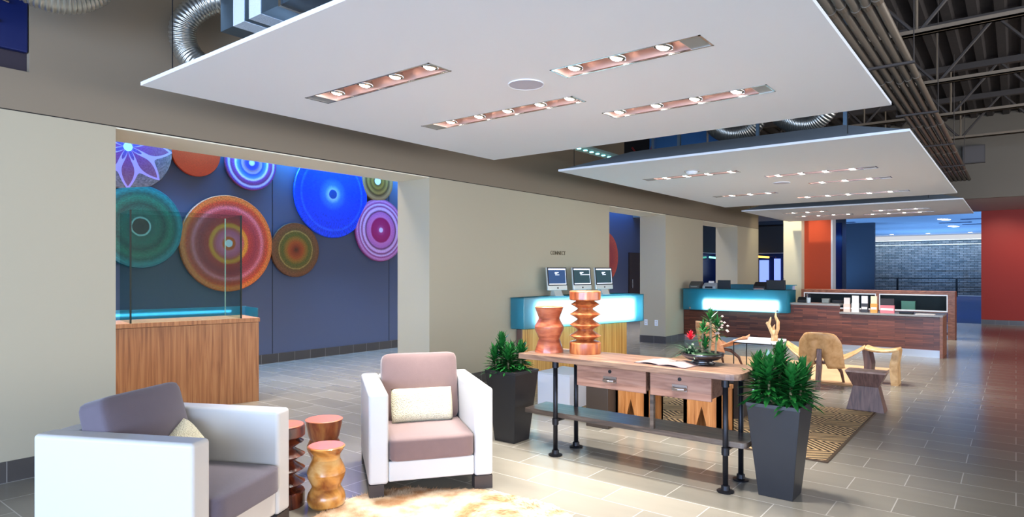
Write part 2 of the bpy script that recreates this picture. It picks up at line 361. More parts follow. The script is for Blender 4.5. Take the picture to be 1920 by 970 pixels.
# windows at the end of the gallery
wn=MB(); wn.box(26,26.1,4.9,9.6,0,.8); wn.box(26,26.1,4.9,9.6,3.25,3.6)
for y in (4.9,6.9,9.3): wn.box(26,26.1,y,y+.12,.8,3.25)
struct('window_1',wn,DGREY)
WG=NT('night_window_glass'); WG.b.inputs['Base Color'].default_value=(*H('1a2f66'),1); WG.b.inputs['Roughness'].default_value=.08
ob('window_pane',B(26.04,26.06,4.9,9.5,.8,3.25),WG.m)['kind']='structure'
w2=MB(); w2.box(22.6,27.0,9.42,9.45,.15,3.9); 
wp=struct('window_2',w2,WG.m)
for i,(a,b,rot) in enumerate(((7.02,9.28,0),(22.7,25.9,1))):
    t=thing('roller_shade',('dark grey roller shade on the far window seen past the cream column','dark grey roller shade on the far window seen through the narrow third opening')[i],'window shade',((25.9,a,2.15) if not rot else (25.9,9.36,2.15)),rot*R(90),'roller shades on the far windows')
    ob('shade_cloth',B(0,.01,0,b-a,.03,1.1),mat('shade_cloth','3f4246',.8),t); ob('bottom_bar',B(-.01,.02,0,b-a,0,.03),mat('pale_bar','c8ccd8',.4),t); ob('roller',MB().tube([(.0,0,1.1),(0,b-a,1.1)],.03),BLACKM,t)
# lit neighbouring panes seen in the far window
for i,(y0,y1,z0,z1) in enumerate(((7.18,7.42,.9,1.95),(7.62,7.98,.9,1.9))):
    t=ob('lit_window_pane',B(25.98,26.0,y0,y1,z0,z1),emit('blue_evening_light','8fa8ff',.9)); t['kind']='structure'
def reflbar(x,y0,y1,z,col,lab):
    t=thing('reflection_bar',lab,'light',(x,y0,z)); ob('tube',MB().tube([(0,0,0),(0,y1-y0,.05)],.035),emit('tube_'+col,col,3),t); ob('bar_back',B(.03,.06,0,y1-y0,-.03,.04),BLACKM,t)  # glowing bars added in place of reflections in the far windows
reflbar(25.6,7.5,8.15,2.0,'ffc04a','yellow reflection bar glowing below the dark shade of the far window')
reflbar(24.3,9.0,9.36,1.96,'6fe6c8','green reflection bar glowing in the narrow third wall opening')
d=thing('brown_door','tall dark brown door at the end of the gallery wall','door',(17.85,9.45,0)); ob('leaf',B(0,1.1,-.05,0,0,2.05),mat('brown_door_paint','3b2a20',.5),d); ob('handle',MB().tube([(.1,-.1,.95),(.1,-.1,1.2)],.012).tube([(.1,-.1,.97),(.1,-.05,.97)],.01).tube([(.1,-.1,1.18),(.1,-.05,1.18)],.01),CHROME,d)
# mullions of the glazed front and side
for k,y in enumerate(range(-7,6,2)): struct('window_%d'%(3+k),B(-5.8,-5.74,y,y+.06,.3,3.2),DGREY)
for k,x in enumerate(range(-4,16,3)): struct('window_%d'%(12+k),B(x,x+.06,-7.8,-7.74,.3,3.2),DGREY)
# ---------------------------------------------------------------- round artworks
def disc(x,z,r,label,m,th=.08,rim=None):
    t=thing('painted_disc',label,'wall art',(x,9.45,z),0,'round painted discs on the gallery wall')
    p=[(0,0),(r*.9,0),(r*.985,-0+.012),(r,.03),(r,th-.02),(r*.985,th),(0,th)]
    f=ob('face',MB().lathe([(.001,th*.5),(r*.99,th*.5),(r,th*.5+.006),(r,th-.015),(r*.985,th),(r*.55,th+.004),(.001,th+.006)],72),m,t,rot=(R(90),0,0),smooth=False)
    ob('backing',MB().lathe([(.001,0),(r*.85,0),(r*.95,th*.5-.002),(.001,th*.5-.002)],48),rim or LEGW,t,rot=(R(90),0,0))
    return t
disc(3.577,3.157,.58,'disc with pale petals bursting from a white centre, top left of the gallery wall',ringmat('art1',[(0,'6a5aa8'),(.25,'7a4a8a'),(.6,'7b6470'),(1,'8a7268')],12,.1,.45,30,star=(4,'d2a2dc','a03a72')))
disc(4.497,3.226,.36,'plain orange red disc cut by the opening header',ringmat('art2',[(0,'e2481c'),(1,'d83e14')],6,.05,.12))
disc(5.35,3.175,.43,'violet and blue banded disc with a shiny rim, right of the plain orange disc',ringmat('art3',[(0,'e8e4ff'),(.09,'d8d0f0'),(.13,'3a3aa0'),(.25,'4a50b8'),(.3,'9a7a8a'),(.38,'b0a0c0'),(.43,'3a50c0'),(.55,'5a90e0'),(.62,'e0e4ff'),(.68,'8a4aa0'),(.8,'7a3a6a'),(.86,'cfc6f6'),(.93,'6a3a90'),(1,'8a3a50')],20,.03,.25))
disc(3.737,2.097,.57,'green disc with dark centre behind the tall glass case',ringmat('art4',[(0,'2a2624'),(.19,'332c26'),(.2,'9ac4b4'),(.225,'8ab8a8'),(.24,'10584a'),(.4,'0e6a55'),(.55,'0a4a3c'),(.7,'127a5e'),(.8,'0c5a50'),(.92,'128a88'),(1,'0a6a78')],10,.04,.3))
disc(4.98,1.905,.73,'largest orange and pink disc with a white centre spot',ringmat('art5',[(0,'f0e8e0'),(.07,'f0e8e0'),(.085,'e86a2a'),(.13,'e8622a'),(.16,'e8788a'),(.26,'d8627a'),(.32,'d8624a'),(.36,'f09a2e'),(.40,'ec902c'),(.44,'c84034'),(.6,'a83a40'),(.68,'c04a4a'),(.74,'e87a80'),(.8,'c8503c'),(.86,'d84a2a'),(.93,'f08038'),(1,'e06a30')],26,.03,.35,50))
disc(6.132,1.836,.45,'small brown and olive disc between the big orange and blue discs',ringmat('art6',[(0,'4a2a18'),(.14,'8a3418'),(.3,'a84c1a'),(.42,'946420'),(.55,'5a5a22'),(.66,'6a5a24'),(.69,'a88a48'),(.73,'6a4a22'),(.9,'7a4a2a'),(1,'6a3e22')],12,.06,.35))
disc(6.86,2.823,.76,'big bright blue disc with a pale halo around its dark centre',ringmat('art7',[(0,'1c4aa0'),(.1,'1c4aa0'),(.115,'a0c8ff'),(.17,'6aa4ff'),(.22,'3a78f8'),(.38,'1a4af0'),(.78,'1440ea'),(.83,'2a64ff'),(.86,'1440e0'),(1,'1648e8')],40,.03,.35,14))
disc(7.858,3.165,.38,'small gold brown disc with a white centre, above the magenta disc',ringmat('art8',[(0,'fff8f0'),(.17,'fff8f0'),(.2,'6a4a14'),(.35,'a87a30'),(.45,'6a4818'),(.6,'b08440'),(.7,'5a3a1a'),(.85,'b88a58'),(1,'8a6038')],20,.02,.2))
disc(7.935,2.252,.59,'magenta and lilac ringed disc at the right end of the first opening',ringmat('art9',[(0,'f0e0ff'),(.07,'e8d0f0'),(.09,'c04a90'),(.18,'b02a70'),(.38,'a81a60'),(.42,'d87ac0'),(.56,'c070b8'),(.6,'6a1a50'),(.66,'e8b8e8'),(.71,'e0a8e0'),(.75,'8a2a6a'),(.82,'e8c0f0'),(.86,'a03a80'),(.92,'d890c8'),(1,'902a60')],26,.02,.25))
disc(16.34,1.89,.73,'red orange disc half hidden beside the middle computer',ringmat('art10',[(0,'c84a3a'),(.5,'b04038'),(1,'d85a40')],10,.05,.2))
# ---------------------------------------------------------------- ceiling panels + recessed lights
PZ=2.8
def lampfix(x0,x1,y0,y1,ys,label,spot=48,side=0):
    w=(x1-x0); cx=(x0+x1)/2
    t=thing('recessed_light',label,'light fixture',(cx,(y0+y1)/2,PZ),0,'recessed slot lights in the ceiling panels')
    L=(y1-y0)/2; a=w/2
    fm=MB(); fm.box(-a,a,-L,-L+.012,-.003,.006); fm.box(-a,a,L-.012,L,-.003,.006); fm.box(-a,-a+.01,-L,L,-.003,.006); fm.box(a-.01,a,-L,L,-.003,.006)
    ob('frame',fm,CHROME,t)
    k0=min(ys)-(y0+y1)/2-.14; k1=max(ys)-(y0+y1)/2+.14; k0=max(k0,-L+.01); k1=min(k1,L-.01)
    hm=MB(); hm.box(-a+.004,a-.004,k0,k1,.085,.09); hm.box(-a+.002,-a+.006,k0,k1,0,.09); hm.box(a-.006,a-.002,k0,k1,0,.09); hm.box(-a+.004,a-.004,k0,k0+.004,0,.09); hm.box(-a+.004,a-.004,k1-.004,k1,0,.09)
    ob('housing',hm,GLOWTINT,t)
    if k1<L-.05: ob('cover_plate',B(-a+.01,a-.01,k1,L-.012,.0,.004),mat('grey_cover','9ea09e',.4,metal=.4),t)
    if k0>-L+.05: ob('cover_plate',B(-a+.01,a-.01,-L+.012,k0,.0,.004),mat('grey_cover','9ea09e',.4,metal=.4),t)
    r=min(.052,a*.55)
    for yy in ys:
        ly=yy-(y0+y1)/2
        lp=ob('lamp',MB().lathe([(r,.0),(r+.008,.0),(r+.008,.02),(r*.8,.055),(r*.35,.07),(r*.3,.065),(r*.7,.045),(r,.01)],20,cap=False),CHROME,t,loc=(0,ly,.012),rot=(R(12),0,0),smooth=True)
        ob('bulb',MB().lathe([(.001,-.012),(r*.4,-.010),(r*.7,-.002),(r*.78,.01),(.001,.03)],16),BULB,lp)
        sd=bpy.data.lights.new('lamp_beam','SPOT'); sd.energy=spot*2.5; sd.spot_size=R(76); sd.spot_blend=.8; sd.shadow_soft_size=.035; sd.color=(1,.96,.91)
        so=bpy.data.objects.new('lamp_beam',sd); COL.objects.link(so); so.location=(cx,yy,PZ-.012); so.rotation_euler=(R(-4),0,0)
    return (x0,x1,y0,y1)
def panel(x0,x1,y0,y1,holes,label,cable=True):
    t=thing('ceiling_panel',label,'ceiling panel',(x0,y0,PZ),0,'suspended white ceiling panels')
    xs=sorted({x0,x1}|{h[0] for h in holes}|{h[1] for h in holes}); ys=sorted({y0,y1}|{h[2] for h in holes}|{h[3] for h in holes})
    m=MB(); vv={}
    def V(x,y):
        k=(round(x,4),round(y,4))
        if k not in vv: vv[k]=m.b.verts.new((x-x0,y-y0,.0125))
        return vv[k]
    for a,b in zip(xs,xs[1:]):
        for c,d in zip(ys,ys[1:]):
            cx,cy=(a+b)/2,(c+d)/2
            if any(h[0]<cx<h[1] and h[2]<cy<h[3] for h in holes): continue
            m.b.faces.new((V(a,c),V(b,c),V(b,d),V(a,d)))
    ob('board',m,WHITE,t,solid=.025)
    w=x1-x0; l=y1-y0; i=.7; fr=MB()
    o=[(0.02,0.02,.0255),(w-.02,.02,.0255),(w-.02,l-.02,.0255),(.02,l-.02,.0255)]; q=[(i,i,.28),(w-i,i,.28),(w-i,l-i,.28),(i,l-i,.28)]
    ov=[fr.b.verts.new(p) for p in o]; qv=[fr.b.verts.new(p) for p in q]
    for k in range(4): fr.b.faces.new((ov[k],ov[(k+1)%4],qv[(k+1)%4],qv[k]))
    fr.b.faces.new(qv); ob('upper_shroud',fr,PTOP,t)
    for (px,py) in ((.15,.55),(w-.15,.55),(w-.15,l-.15),(.15,l-.15)): ob('hanger_cable',MB().tube([(px,py,.03),(px,py,2.2)],.004,6),BLACKM,t)
    return t
G='the nearest ceiling panel'; G2='the middle ceiling panel'; G3='the farthest ceiling panel'
h1=[lampfix(2.83,3.04,2.89,4.21,[3.96,3.64,3.32,2.99],'four lamp slot light nearest the gallery wall in '+G,42),
    lampfix(4.03,4.23,2.6,4.21,[3.94,3.61,3.30,2.97,2.69],'long five lamp slot light in '+G,42),
    lampfix(3.42,3.63,1.37,2.38,[2.26,1.95,1.64],'three lamp slot light with blank end plate in '+G,42),
    lampfix(4.62,4.84,1.37,2.69,[2.59,2.26,1.94,1.62],'four lamp slot light near the right far corner of '+G,42)]
h2=[lampfix(8.36,8.54,2.86,4.2,[3.91,3.61,3.30,2.99],'four lamp slot light nearest the gallery wall in '+G2,34),
    lampfix(9.09,9.27,1.37,2.73,[2.59,2.29,1.99,1.67],'four lamp slot light nearest the pipes in '+G2,34),
    lampfix(10.2,10.38,1.36,2.43,[2.28,1.97,1.65],'central three lamp slot light toward the pipes in '+G2,34),
    lampfix(11.06,11.24,3.14,4.2,[3.92,3.61,3.31],'three lamp slot light at the far gallery side of '+G2,34),
    lampfix(12.1,12.28,1.36,3.08,[2.94,2.60,2.28,1.96,1.65],'five lamp slot light close to the far edge of '+G2,34)]
h3=[lampfix(15.3,15.46,3.25,4.2,[4.0,3.7,3.4],'three lamp slot light at the near gallery side of '+G3,30),
    lampfix(16.4,16.56,2.95,4.2,[4.05,3.72,3.39,3.08],'four lamp slot light at the far gallery side of '+G3,30),
    lampfix(16.78,16.94,1.4,2.8,[2.64,2.31,2.0,1.7],'four lamp slot light at the far pipe side of '+G3,30),
    lampfix(15.84,16.0,1.4,2.5,[2.33,1.99,1.68],'three lamp slot light at the near pipe side of '+G3,30)]
panel(1.93,5.81,.77,4.84,h1,'nearest and largest looking white suspended ceiling panel with four slot lights')
panel(7.0,13.15,.78,4.73,h2,'middle white suspended ceiling panel with dark sloping top')
panel(14.3,18.05,.76,4.78,h3,'farthest white suspended ceiling panel over the reception desk')
def spk(x,y,r,lab):
    t=thing('ceiling_speaker',lab,'speaker',(x,y,PZ),0,'round ceiling speakers'); ob('grille',MB().lathe([(.001,-.006),(r*.93,-.006),(r*.94,0),(.001,0)],40),mat('grille_mesh','c2c0cc',.6,bump=.6,bscale=500),t); ob('rim',MB().lathe([(r*.94,-.004),(r,-.008),(r,0),(r*.94,0)],40,cap=False),WHITE,t)
spk(3.58,2.69,.125,'round speaker grille in the nearest ceiling panel')
spk(9.96,2.74,.12,'small round speaker grille in the middle ceiling panel')
t=thing('smoke_detector','small white smoke detector under the middle ceiling panel','smoke detector',(8.06,3.34,PZ)); ob('body',MB().lathe([(.075,0),(.075,-.02),(.05,-.045),(.001,-.047)],24),WHITE,t); ob('base_plate',MB().lathe([(.001,0),(.1,0),(.1,-.008),(.001,-.008)],24),mat('pale_plate','b8b4b0',.5),t)
# ---------------------------------------------------------------- overhead services
for i,x in enumerate((3.7,6.1,8.5,10.9,13.3,15.75)):
    t=thing('steel_joist',('steel roof joist','steel roof joist','nearest steel roof joist seen right of the pipes','second steel roof joist seen right of the pipes','third steel roof joist seen right of the pipes','farthest steel roof joist, closest to the taupe fascia')[i]+(' over the near part of the nearest panel' if i==0 else ' over the gap between the first two panels' if i==1 else ''),'roof joist',(x,-6,4.15),0,'open web roof joists')
    ob('bottom_chord',B(-.06,-.01,0,11.5,0,.05).box(.01,.06,0,11.5,0,.05).box(-.06,.06,0,11.5,.0,.008),STEELT,t)
    ob('top_chord',B(-.06,.06,0,11.5,.75,.85),STEELD,t)
    k=0; y=.3
    while y<11.2:
        ob('web_member',MB().tube([(0,y,.03),(0,y+.62,.78)] if k%2==0 else [(0,y,.78),(0,y+.62,.03)],.022,6),STEELD,t)
        if k%2==1: ob('web_post',MB().tube([(0,y+.64,.03),(0,y+.64,.76)],.016,6),STEELT,t)
        y+=.66; k+=1
for i in range(5):
    y=.845+i*.083
    t=thing('conduit_pipe',['taupe conduit pipe at the outer right of the five pipe bundle','second taupe conduit pipe from the right in the bundle','middle taupe conduit pipe of the five pipe bundle','second taupe conduit pipe from the left in the bundle','taupe conduit pipe closest to the white panels in the bundle'][i],'pipe',(0,y,3.6),0,'conduit pipes running above the panels')
    ob('pipe',MB().tube([(.5,0,0),(WX,0,0)],.034,12),CONDUIT,t,smooth=True)
    for k,x in enumerate((2.9,5.6,8.1,10.9,13.6,16.2)): ob('coupling',MB().tube([(x+.07*(i%3),0,0),(x+.09+.07*(i%3),0,0)],.041,12),CONDUIT,t)
for i,x in enumerate((4.6,7.4,9.9,12.6,15.3)):
    t=thing('pipe_hanger','steel trapeze bracket under the bundle of conduit pipes, '+('nearest the camera','second from the camera','third from the camera','fourth from the camera','nearest the far fascia')[i],'pipe bracket',(x,.80,3.54),0,'trapeze brackets')
    ob('rail',B(-.02,.02,-.02,.46,0,.022),STEELD,t)
    for y in (-.01,.45): ob('rod',MB().tube([(0,y,.0),(0,y,1.46)],.006,6),STEELD,t)
def flex(pts,r,name,label,n=260):
    P=[Vector(p) for p in pts]; out=[]
    def cat(a,b,c,d,t): return .5*((2*b)+(-a+c)*t+(2*a-5*b+4*c-d)*t*t+(-a+3*b-3*c+d)*t**3)
    m=len(P)-1
    for k in range(n+1):
        u=k/n*m; i=min(int(u),m-1); f=u-i
        out.append(cat(P[max(i-1,0)],P[i],P[i+1],P[min(i+2,m)],f))
    rad=[r*(1+.035*math.sin(k*1.25)) for k in range(n+1)]
    o=ob(name,MB().tube(out,rad,24),FLEX,smooth=True); return tag(o,label,'duct')
t=thing('rectangular_duct','galvanised rectangular duct with foil tape bands above the nearest panel edge','duct',(2.58,1.25,3.4))
ob('duct_body',B(0,.55,0,3.73,0,.6),GALV,t)
for y in (3.30,3.53): ob('tape_band',B(-.004,.554,y-.16,y,-.004,.6),TAPE,t)
for y in (.55,1.35,2.15,2.85): ob('seam_flange',B(-.02,.57,y,y+.03,-.02,.6),CHROME,t)
flex([(2.78,4.9,3.72),(2.58,5.16,3.68),(2.44,5.3,3.5),(2.48,5.32,3.28),(2.6,5.15,3.12),(2.8,4.85,3.12),(3.05,4.55,3.3)],.1,'flexible_duct','ribbed flexible duct looping off the taped duct at the upper left')
flex([(1.08,5.15,3.8),(1.22,5.08,3.5),(1.45,5.0,3.37),(1.66,4.95,3.48),(1.8,4.85,3.8)],.16,'flexible_duct','fat flexible duct bend at the top edge beside the dark wall recess')
t=thing('rectangular_duct','rectangular duct painted blue as if lit, seen between the first two panels','duct',(9.2,3.25,3.3)); ob('duct_body',B(0,.6,0,1.25,0,.6),mat('blue_light_tinted_metal','3f74b0',.35,metal=.6),t); ob('seam_flange',B(-.015,.61,.3,.33,-.015,.6),CHROME,t)  # blue light is put into the duct's own colour
flex([(8.9,3.5,3.8),(8.85,3.3,3.5),(8.8,3.05,3.38),(8.8,2.8,3.45),(8.85,2.62,3.78)],.13,'flexible_duct','silver flexible duct dipping behind the nearest panel, left of the two')
flex([(8.8,2.58,3.8),(8.75,2.4,3.5),(8.7,2.15,3.36),(8.65,1.9,3.42),(8.6,1.6,3.8)],.12,'flexible_duct','silver flexible duct dipping behind the nearest panel, right of the two')
for i,(x,y) in enumerate(((8.4,4.05),(8.3,3.62),(8.4,2.6),(8.2,1.55))):
    t=ob('strut_channel',B(-.02,.02,-.02,.02,0,2.0),GALV,loc=(x,y,3.085)); tag(t,'vertical galvanised strut above the middle panel, '+('farthest left','left of the blue tinted duct','between the two flexible ducts','farthest right')[i],'strut','vertical struts above the middle panel')
t=thing('cove_light_strip','row of cyan cove lights on a rail above the middle panel corner','light fixture',(7.55,4.85,3.2)); ob('rail',B(0,1.7,-.12,.12,.02,.05),mat('pale_rail','9fb6ac',.4),t)
for k in range(9): ob('diode',MB().lathe([(.001,-.012),(.028,-.008),(.028,.0),(.001,.0)],12),emit('cyan_diode','6ff0ff',7),t,loc=(.15+k*.17,0,.02))
t=thing('ceiling_vent','dark air unit hung above the gap between the near panels','air unit',(9.4,4.3,3.25)); ob('case',B(0,.5,.25,.75,.0,.5),BLACKM,t); ob('red_cable',MB().tube([(-.3,.0,.5),(-.35,.1,.1),(-.3,.3,-.02),(-.2,.5,.2)],.015),M_('7a1c1c'),t)
t=thing('junction_box','grey junction box fixed to the taupe fascia above the pipe ends','junction box',(18.0,.55,3.95)); ob('box_body',B(0,.15,0,.42,0,.4),mat('box_grey','5d5754',.6),t); ob('cover',B(-.01,0,.02,.40,.02,.38),mat('box_grey2','6a6360',.6),t)
t=thing('air_handler','dark blue air handling unit in the recess high on the left wall','air unit',(.5,5.605,2.97))
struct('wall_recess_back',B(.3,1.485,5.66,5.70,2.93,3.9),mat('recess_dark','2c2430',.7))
ob('casing',B(-.15,.98,0,.05,.1,.92),mat('navy_casing','14225a',.35,metal=.3),t,bevel=.01)
for (x,z,r) in ((.52,.62,.03),(.72,.5,.02),(.55,.18,.015),(.8,.28,.012)): ob('bolt',MB().lathe([(.001,0),(r,0),(r,.02),(.001,.02)],16),CHROME,t,loc=(x,0,z),rot=(R(90),0,0))
ob('fan_hub',MB().lathe([(.001,0),(.06,0),(.06,.015),(.035,.02),(.03,.035),(.001,.035)],24),M_('9fb6b0'),t,loc=(.68,0,.3),rot=(R(90),0,0))
ob('gauge',B(.8,.84,-.02,0,.55,.72),M_('5fa6c0'),t)
ob('lever',MB().tube([(.4,-.03,.5),(.86,-.03,.42)],.008).tube([(.3,-.03,.36),(.62,-.03,.24)],.008),CHROME,t)
# ---------------------------------------------------------------- furniture: armchairs
def armchair(loc,rz,label,fab,sx=0,sz=-.015,lean=78):
    t=thing('armchair',label,'armchair',loc,rz,'white cube armchairs'); W=.42; D=.45; A=.13
    for s in (-1,1):
        x0,x1=(s*W,s*(W-A)) if s<0 else (W-A,W)
        ob('arm',B(min(x0,x1),max(x0,x1),-D,D,.09,.69),VINYL,t,bevel=.022,seg=4)
        for y in (-D+.005,D-.09): ob('leg',B(min(x0,x1)+.004*(s<0),max(x0,x1)-.03 if s<0 else max(x0,x1)-.004,y,y+.085,0,.09),LEGW,t)
    ob('back_frame',B(-W+A,W-A,D-.14,D-.005,.09,.685),VINYL,t,bevel=.02,seg=4)
    ob('base',B(-W+A,W-A,-D+.012,D-.14,.10,.235),VINYL,t,bevel=.012,seg=3)
    ob('seat_cushion',MB().cushion(W*2-A*2-.006,.70,.155,14,.010,20,(0,-D+.32,.312)),fab,t,smooth=True)
    Mx=Matrix.Rotation(R(lean),3,'X').to_4x4()
    ob('back_cushion',MB().cushion(W*2-A*2-.01,.50,.16,12,.04,20,(sx,D-.27,.63+sz),Mx),fab,t,smooth=True)
    return t
a2=R(-35.5)
armchair((3.31,3.44,0),a2,'white armchair with mauve cushions facing the camera beside the steel legged table',MAUVE)
a1=R(26.5)
armchair((1.60,3.60,0),a1,'white armchair with charcoal cushions at the lower left, seen from its side',CHARC,-.02,-.035,74)
def throwp(loc,rz,tilt,label,w=.40,h=.24,roll=0):
    Mx=Matrix.Rotation(R(tilt),4,'X')@Matrix.Rotation(R(roll),4,'Z')
    o=ob('throw_pillow',MB().pillow(w,h,.12,Mx),KNIT,loc=loc,rot=(0,0,rz),smooth=True); return tag(o,label,'pillow','cream knit pillows')
def loc2(c,rz,x,y,z): return (c[0]+x*math.cos(rz)-y*math.sin(rz),c[1]+x*math.sin(rz)+y*math.cos(rz),z)
throwp(loc2((3.31,3.44),a2,-.005,-.0,.51),a2,72,'cream knit lumbar pillow on the mauve armchair',.47,.26)
throwp(loc2((1.60,3.60),a1,.07,.0,.50),a1,66,'cream knit pillow mostly hidden on the charcoal armchair',.34,.24,25)
# ---------------------------------------------------------------- turned stools
def P_tapered(h): return [(.118,0),(.118,.02),(.085,h*.28),(.09,h*.34),(.118,h*.5),(.118,h*.54),(.085,h*.74),(.083,h*.78),(.105,h*.94),(.116,h-.006),(.112,h)]
def stool(name,prof,label,m,loc,top=None,n=48,rz=0):
    t=thing(name,label,'stool',loc,rz,'turned wood stools'); h=prof[-1][1]
    ob('body',MB().lathe([(.001,prof[0][1])]+prof[:-1]+[(prof[-1][0],h-.003)],n),m,t,smooth=False,bevel=0)
    ob('top_face',MB().lathe([(.001,h-.003),(prof[-1][0]-.003,h-.003),(prof[-1][0]-.006,h),(.001,h)],n),top or m,t)
    for o in t.children:
        for p in o.data.polygons: p.use_smooth=True
        o.data.set_sharp_from_angle(angle=R(27))
    return t
spoolp=[(.128,0),(.13,.01),(.13,.085),(.124,.095),(.07,.108),(.13,.145),(.07,.185),(.064,.195),(.13,.235),(.07,.275),(.064,.283),(.13,.322),(.07,.36),(.064,.37),(.122,.405),(.075,.432),(.12,.437),(.13,.445),(.13,.505),(.126,.515)]
taper=[(.12,0),(.12,.012),(.088,.11),(.09,.12),(.122,.19),(.122,.215),(.09,.275),(.088,.285),(.118,.365),(.121,.375),(.118,.38)]
stool('turned_stool',taper,'shorter reddish turned stool standing at the left end of the console table',TURNED,(4.43,3.085,.815),CUTTOP)
stool('turned_stool',spoolp,'taller stacked disc turned stool standing on the console table',SPOOL,(4.54,2.80,.815),CUTTOP)
burl=[(.098,0),(.112,.015),(.12,.05),(.112,.085),(.09,.12),(.092,.14),(.112,.18),(.12,.215),(.11,.25),(.085,.30),(.088,.33),(.112,.365),(.118,.378),(.113,.385)]
sp3=stool('turned_stool',burl,'bulging pale and orange log stool, front of the three on the floor between the armchairs',BURL,(2.484,3.46,0),CUTTOP)
stool('turned_stool',[(.12,0),(.12,.012),(.09,.11),(.092,.12),(.122,.19),(.122,.215),(.10,.26),(.11,.28),(.128,.37),(.130,.40),(.136,.405)],'smooth cherry stool with broad flat top, behind the log stool',SPOOL,(2.86,4.01,0),CUTTOP)
stool('turned_stool',spoolp,'dark stacked disc stool half hidden behind the left armchair arm',DSPOOL,(2.32,3.68,0),CUTTOP)
# ---------------------------------------------------------------- console table
t=thing('console_table','long console table with reclaimed plank top, two drawers and black pipe legs','table',(0,0,0))
def rr(x0,x1,y0,y1,r,n=5):
    o=[]
    for cx,cy,a in ((x1-r,y1-r,0),(x0+r,y1-r,90),(x0+r,y0+r,180),(x1-r,y0+r,270)):
        for k in range(n+1): an=R(a+90*k/n); o.append((cx+r*math.cos(an),cy+r*math.sin(an)))
    return o
def rr2(x0,x1,y0,y1,r,n=5):
    o=[(x1,y1),(x0,y1)]
    for cx,cy,a in ((x0+r,y0+r,180),(x1-r,y0+r,270)):
        for k in range(n+1): an=R(a+90*k/n); o.append((cx+r*math.cos(an),cy+r*math.sin(an)))
    return o
ob('tabletop',MB().prism(rr2(4.2,4.70,1.42,3.235,.09),.77,.815),RECL,t,bevel=.004)
ob('shelf',MB().prism(rr2(4.31,4.62,1.41,3.25,.04),.305,.345),RECLD,t,bevel=.004)
for x in (4.3,4.61):
    for y in (1.545,2.933):
        l=ob('leg',MB().tube([(x,y,.02),(x,y,.77)],.0185,14),PIPE,t,smooth=True)
        ob('flange',MB().lathe([(.055,0),(.057,.01),(.03,.016),(.028,.045),(.02,.047)],20,(x,y,0)),PIPE,l)
        ob('coupling',MB().tube([(x,y,.25),(x,y,.30)],.026,14),PIPE,l); ob('coupling',MB().tube([(x,y,.71),(x,y,.77)],.026,14),PIPE,l)
for y in (1.545,2.933): ob('cross_pipe',MB().tube([(4.3,y,.285),(4.61,y,.285)],.016,12),PIPE,t)
for a,b in ((2.105,2.69),(1.62,2.07)):
    dr=ob('drawer',B(4.24,4.262,a,b,.605,.768).box(4.262,4.58,a+.015,b-.015,.615,.76),DRAWW,t,bevel=.003); m=(a+b)/2
    ob('pull',MB().tube([(4.236,m-.045,.675),(4.215,m-.04,.672),(4.208,m,.67),(4.215,m+.04,.672),(4.236,m+.045,.675)],.011,8).box(4.234,4.24,m-.055,m+.055,.655,.70),mat('old_nickel','8a7f78',.35,metal=.9),dr)
    ob('keyhole_plate',MB().lathe([(.001,0),(.013,0),(.013,.006),(.001,.006)],14),BLACKM,dr,loc=(4.24,m,.738),rot=(0,R(-90),0))
ob('centre_post',B(4.30,4.33,2.072,2.102,.345,.77),RECLD,t)
ob('apron',B(4.56,4.6,1.58,2.9,.70,.77),RECLD,t)
# magazine
t=thing('magazine','open magazine lying on the console table','magazine',(4.40,2.0,.8155),R(-6))
for s in (-1,1):
    def pg(u,v,s=s): 
        y=s*(.003+u*.20); return (-.13+v*.26,y,.003+.012*math.sin(math.pi*min(1,u*1.1+.05)))
    p=ob('page',MB().surf(pg,8,2),mat('printed_page','a88e88',.35,noise=.6,scale=14),t,solid=.004)
ob('cover',B(-.135,.135,-.21,.21,0,.0025),M_('4a3a3c'),t)
# ---------------------------------------------------------------- planters
def blade(m,o,d,L,w,droop,up=Vector((0,0,1)),seg=4):
    d=d.normalized(); side=d.cross(up); side=side.normalized() if side.length>.05 else Vector((1,0,0)); nrm=side.cross(d)
    prev=None
    for k in range(seg+1):
        f=k/seg; c=o+d*(L*f)+Vector((0,0,-droop*L*f*f)); ww=w*(.5+1.3*f-1.8*f*f)*1.1+.001 if f<1 else .0008
        a=m.b.verts.new(c+side*ww*.5+nrm*.15*ww); b=m.b.verts.new(c); e=m.b.verts.new(c-side*ww*.5+nrm*.15*ww)
        if prev: m.b.faces.new((prev[0],prev[1],b,a)); m.b.faces.new((prev[1],prev[2],e,b))
        prev=(a,b,e)
def head(m,rng,c,h,L,w,n):
    c=Vector(c)
    for k in range(n):
        f=k/n; a=k*2.39996+rng.uniform(-.2,.2); el=R(-12+ 88*f**1.3+rng.uniform(-12,12))
        d=Vector((math.cos(a)*math.cos(el),math.sin(a)*math.cos(el),math.sin(el)))
        blade(m,c+Vector((0,0,h*f)),d,L*rng.uniform(.8,1.1)*(1-.25*f),w,.18*(1-f))
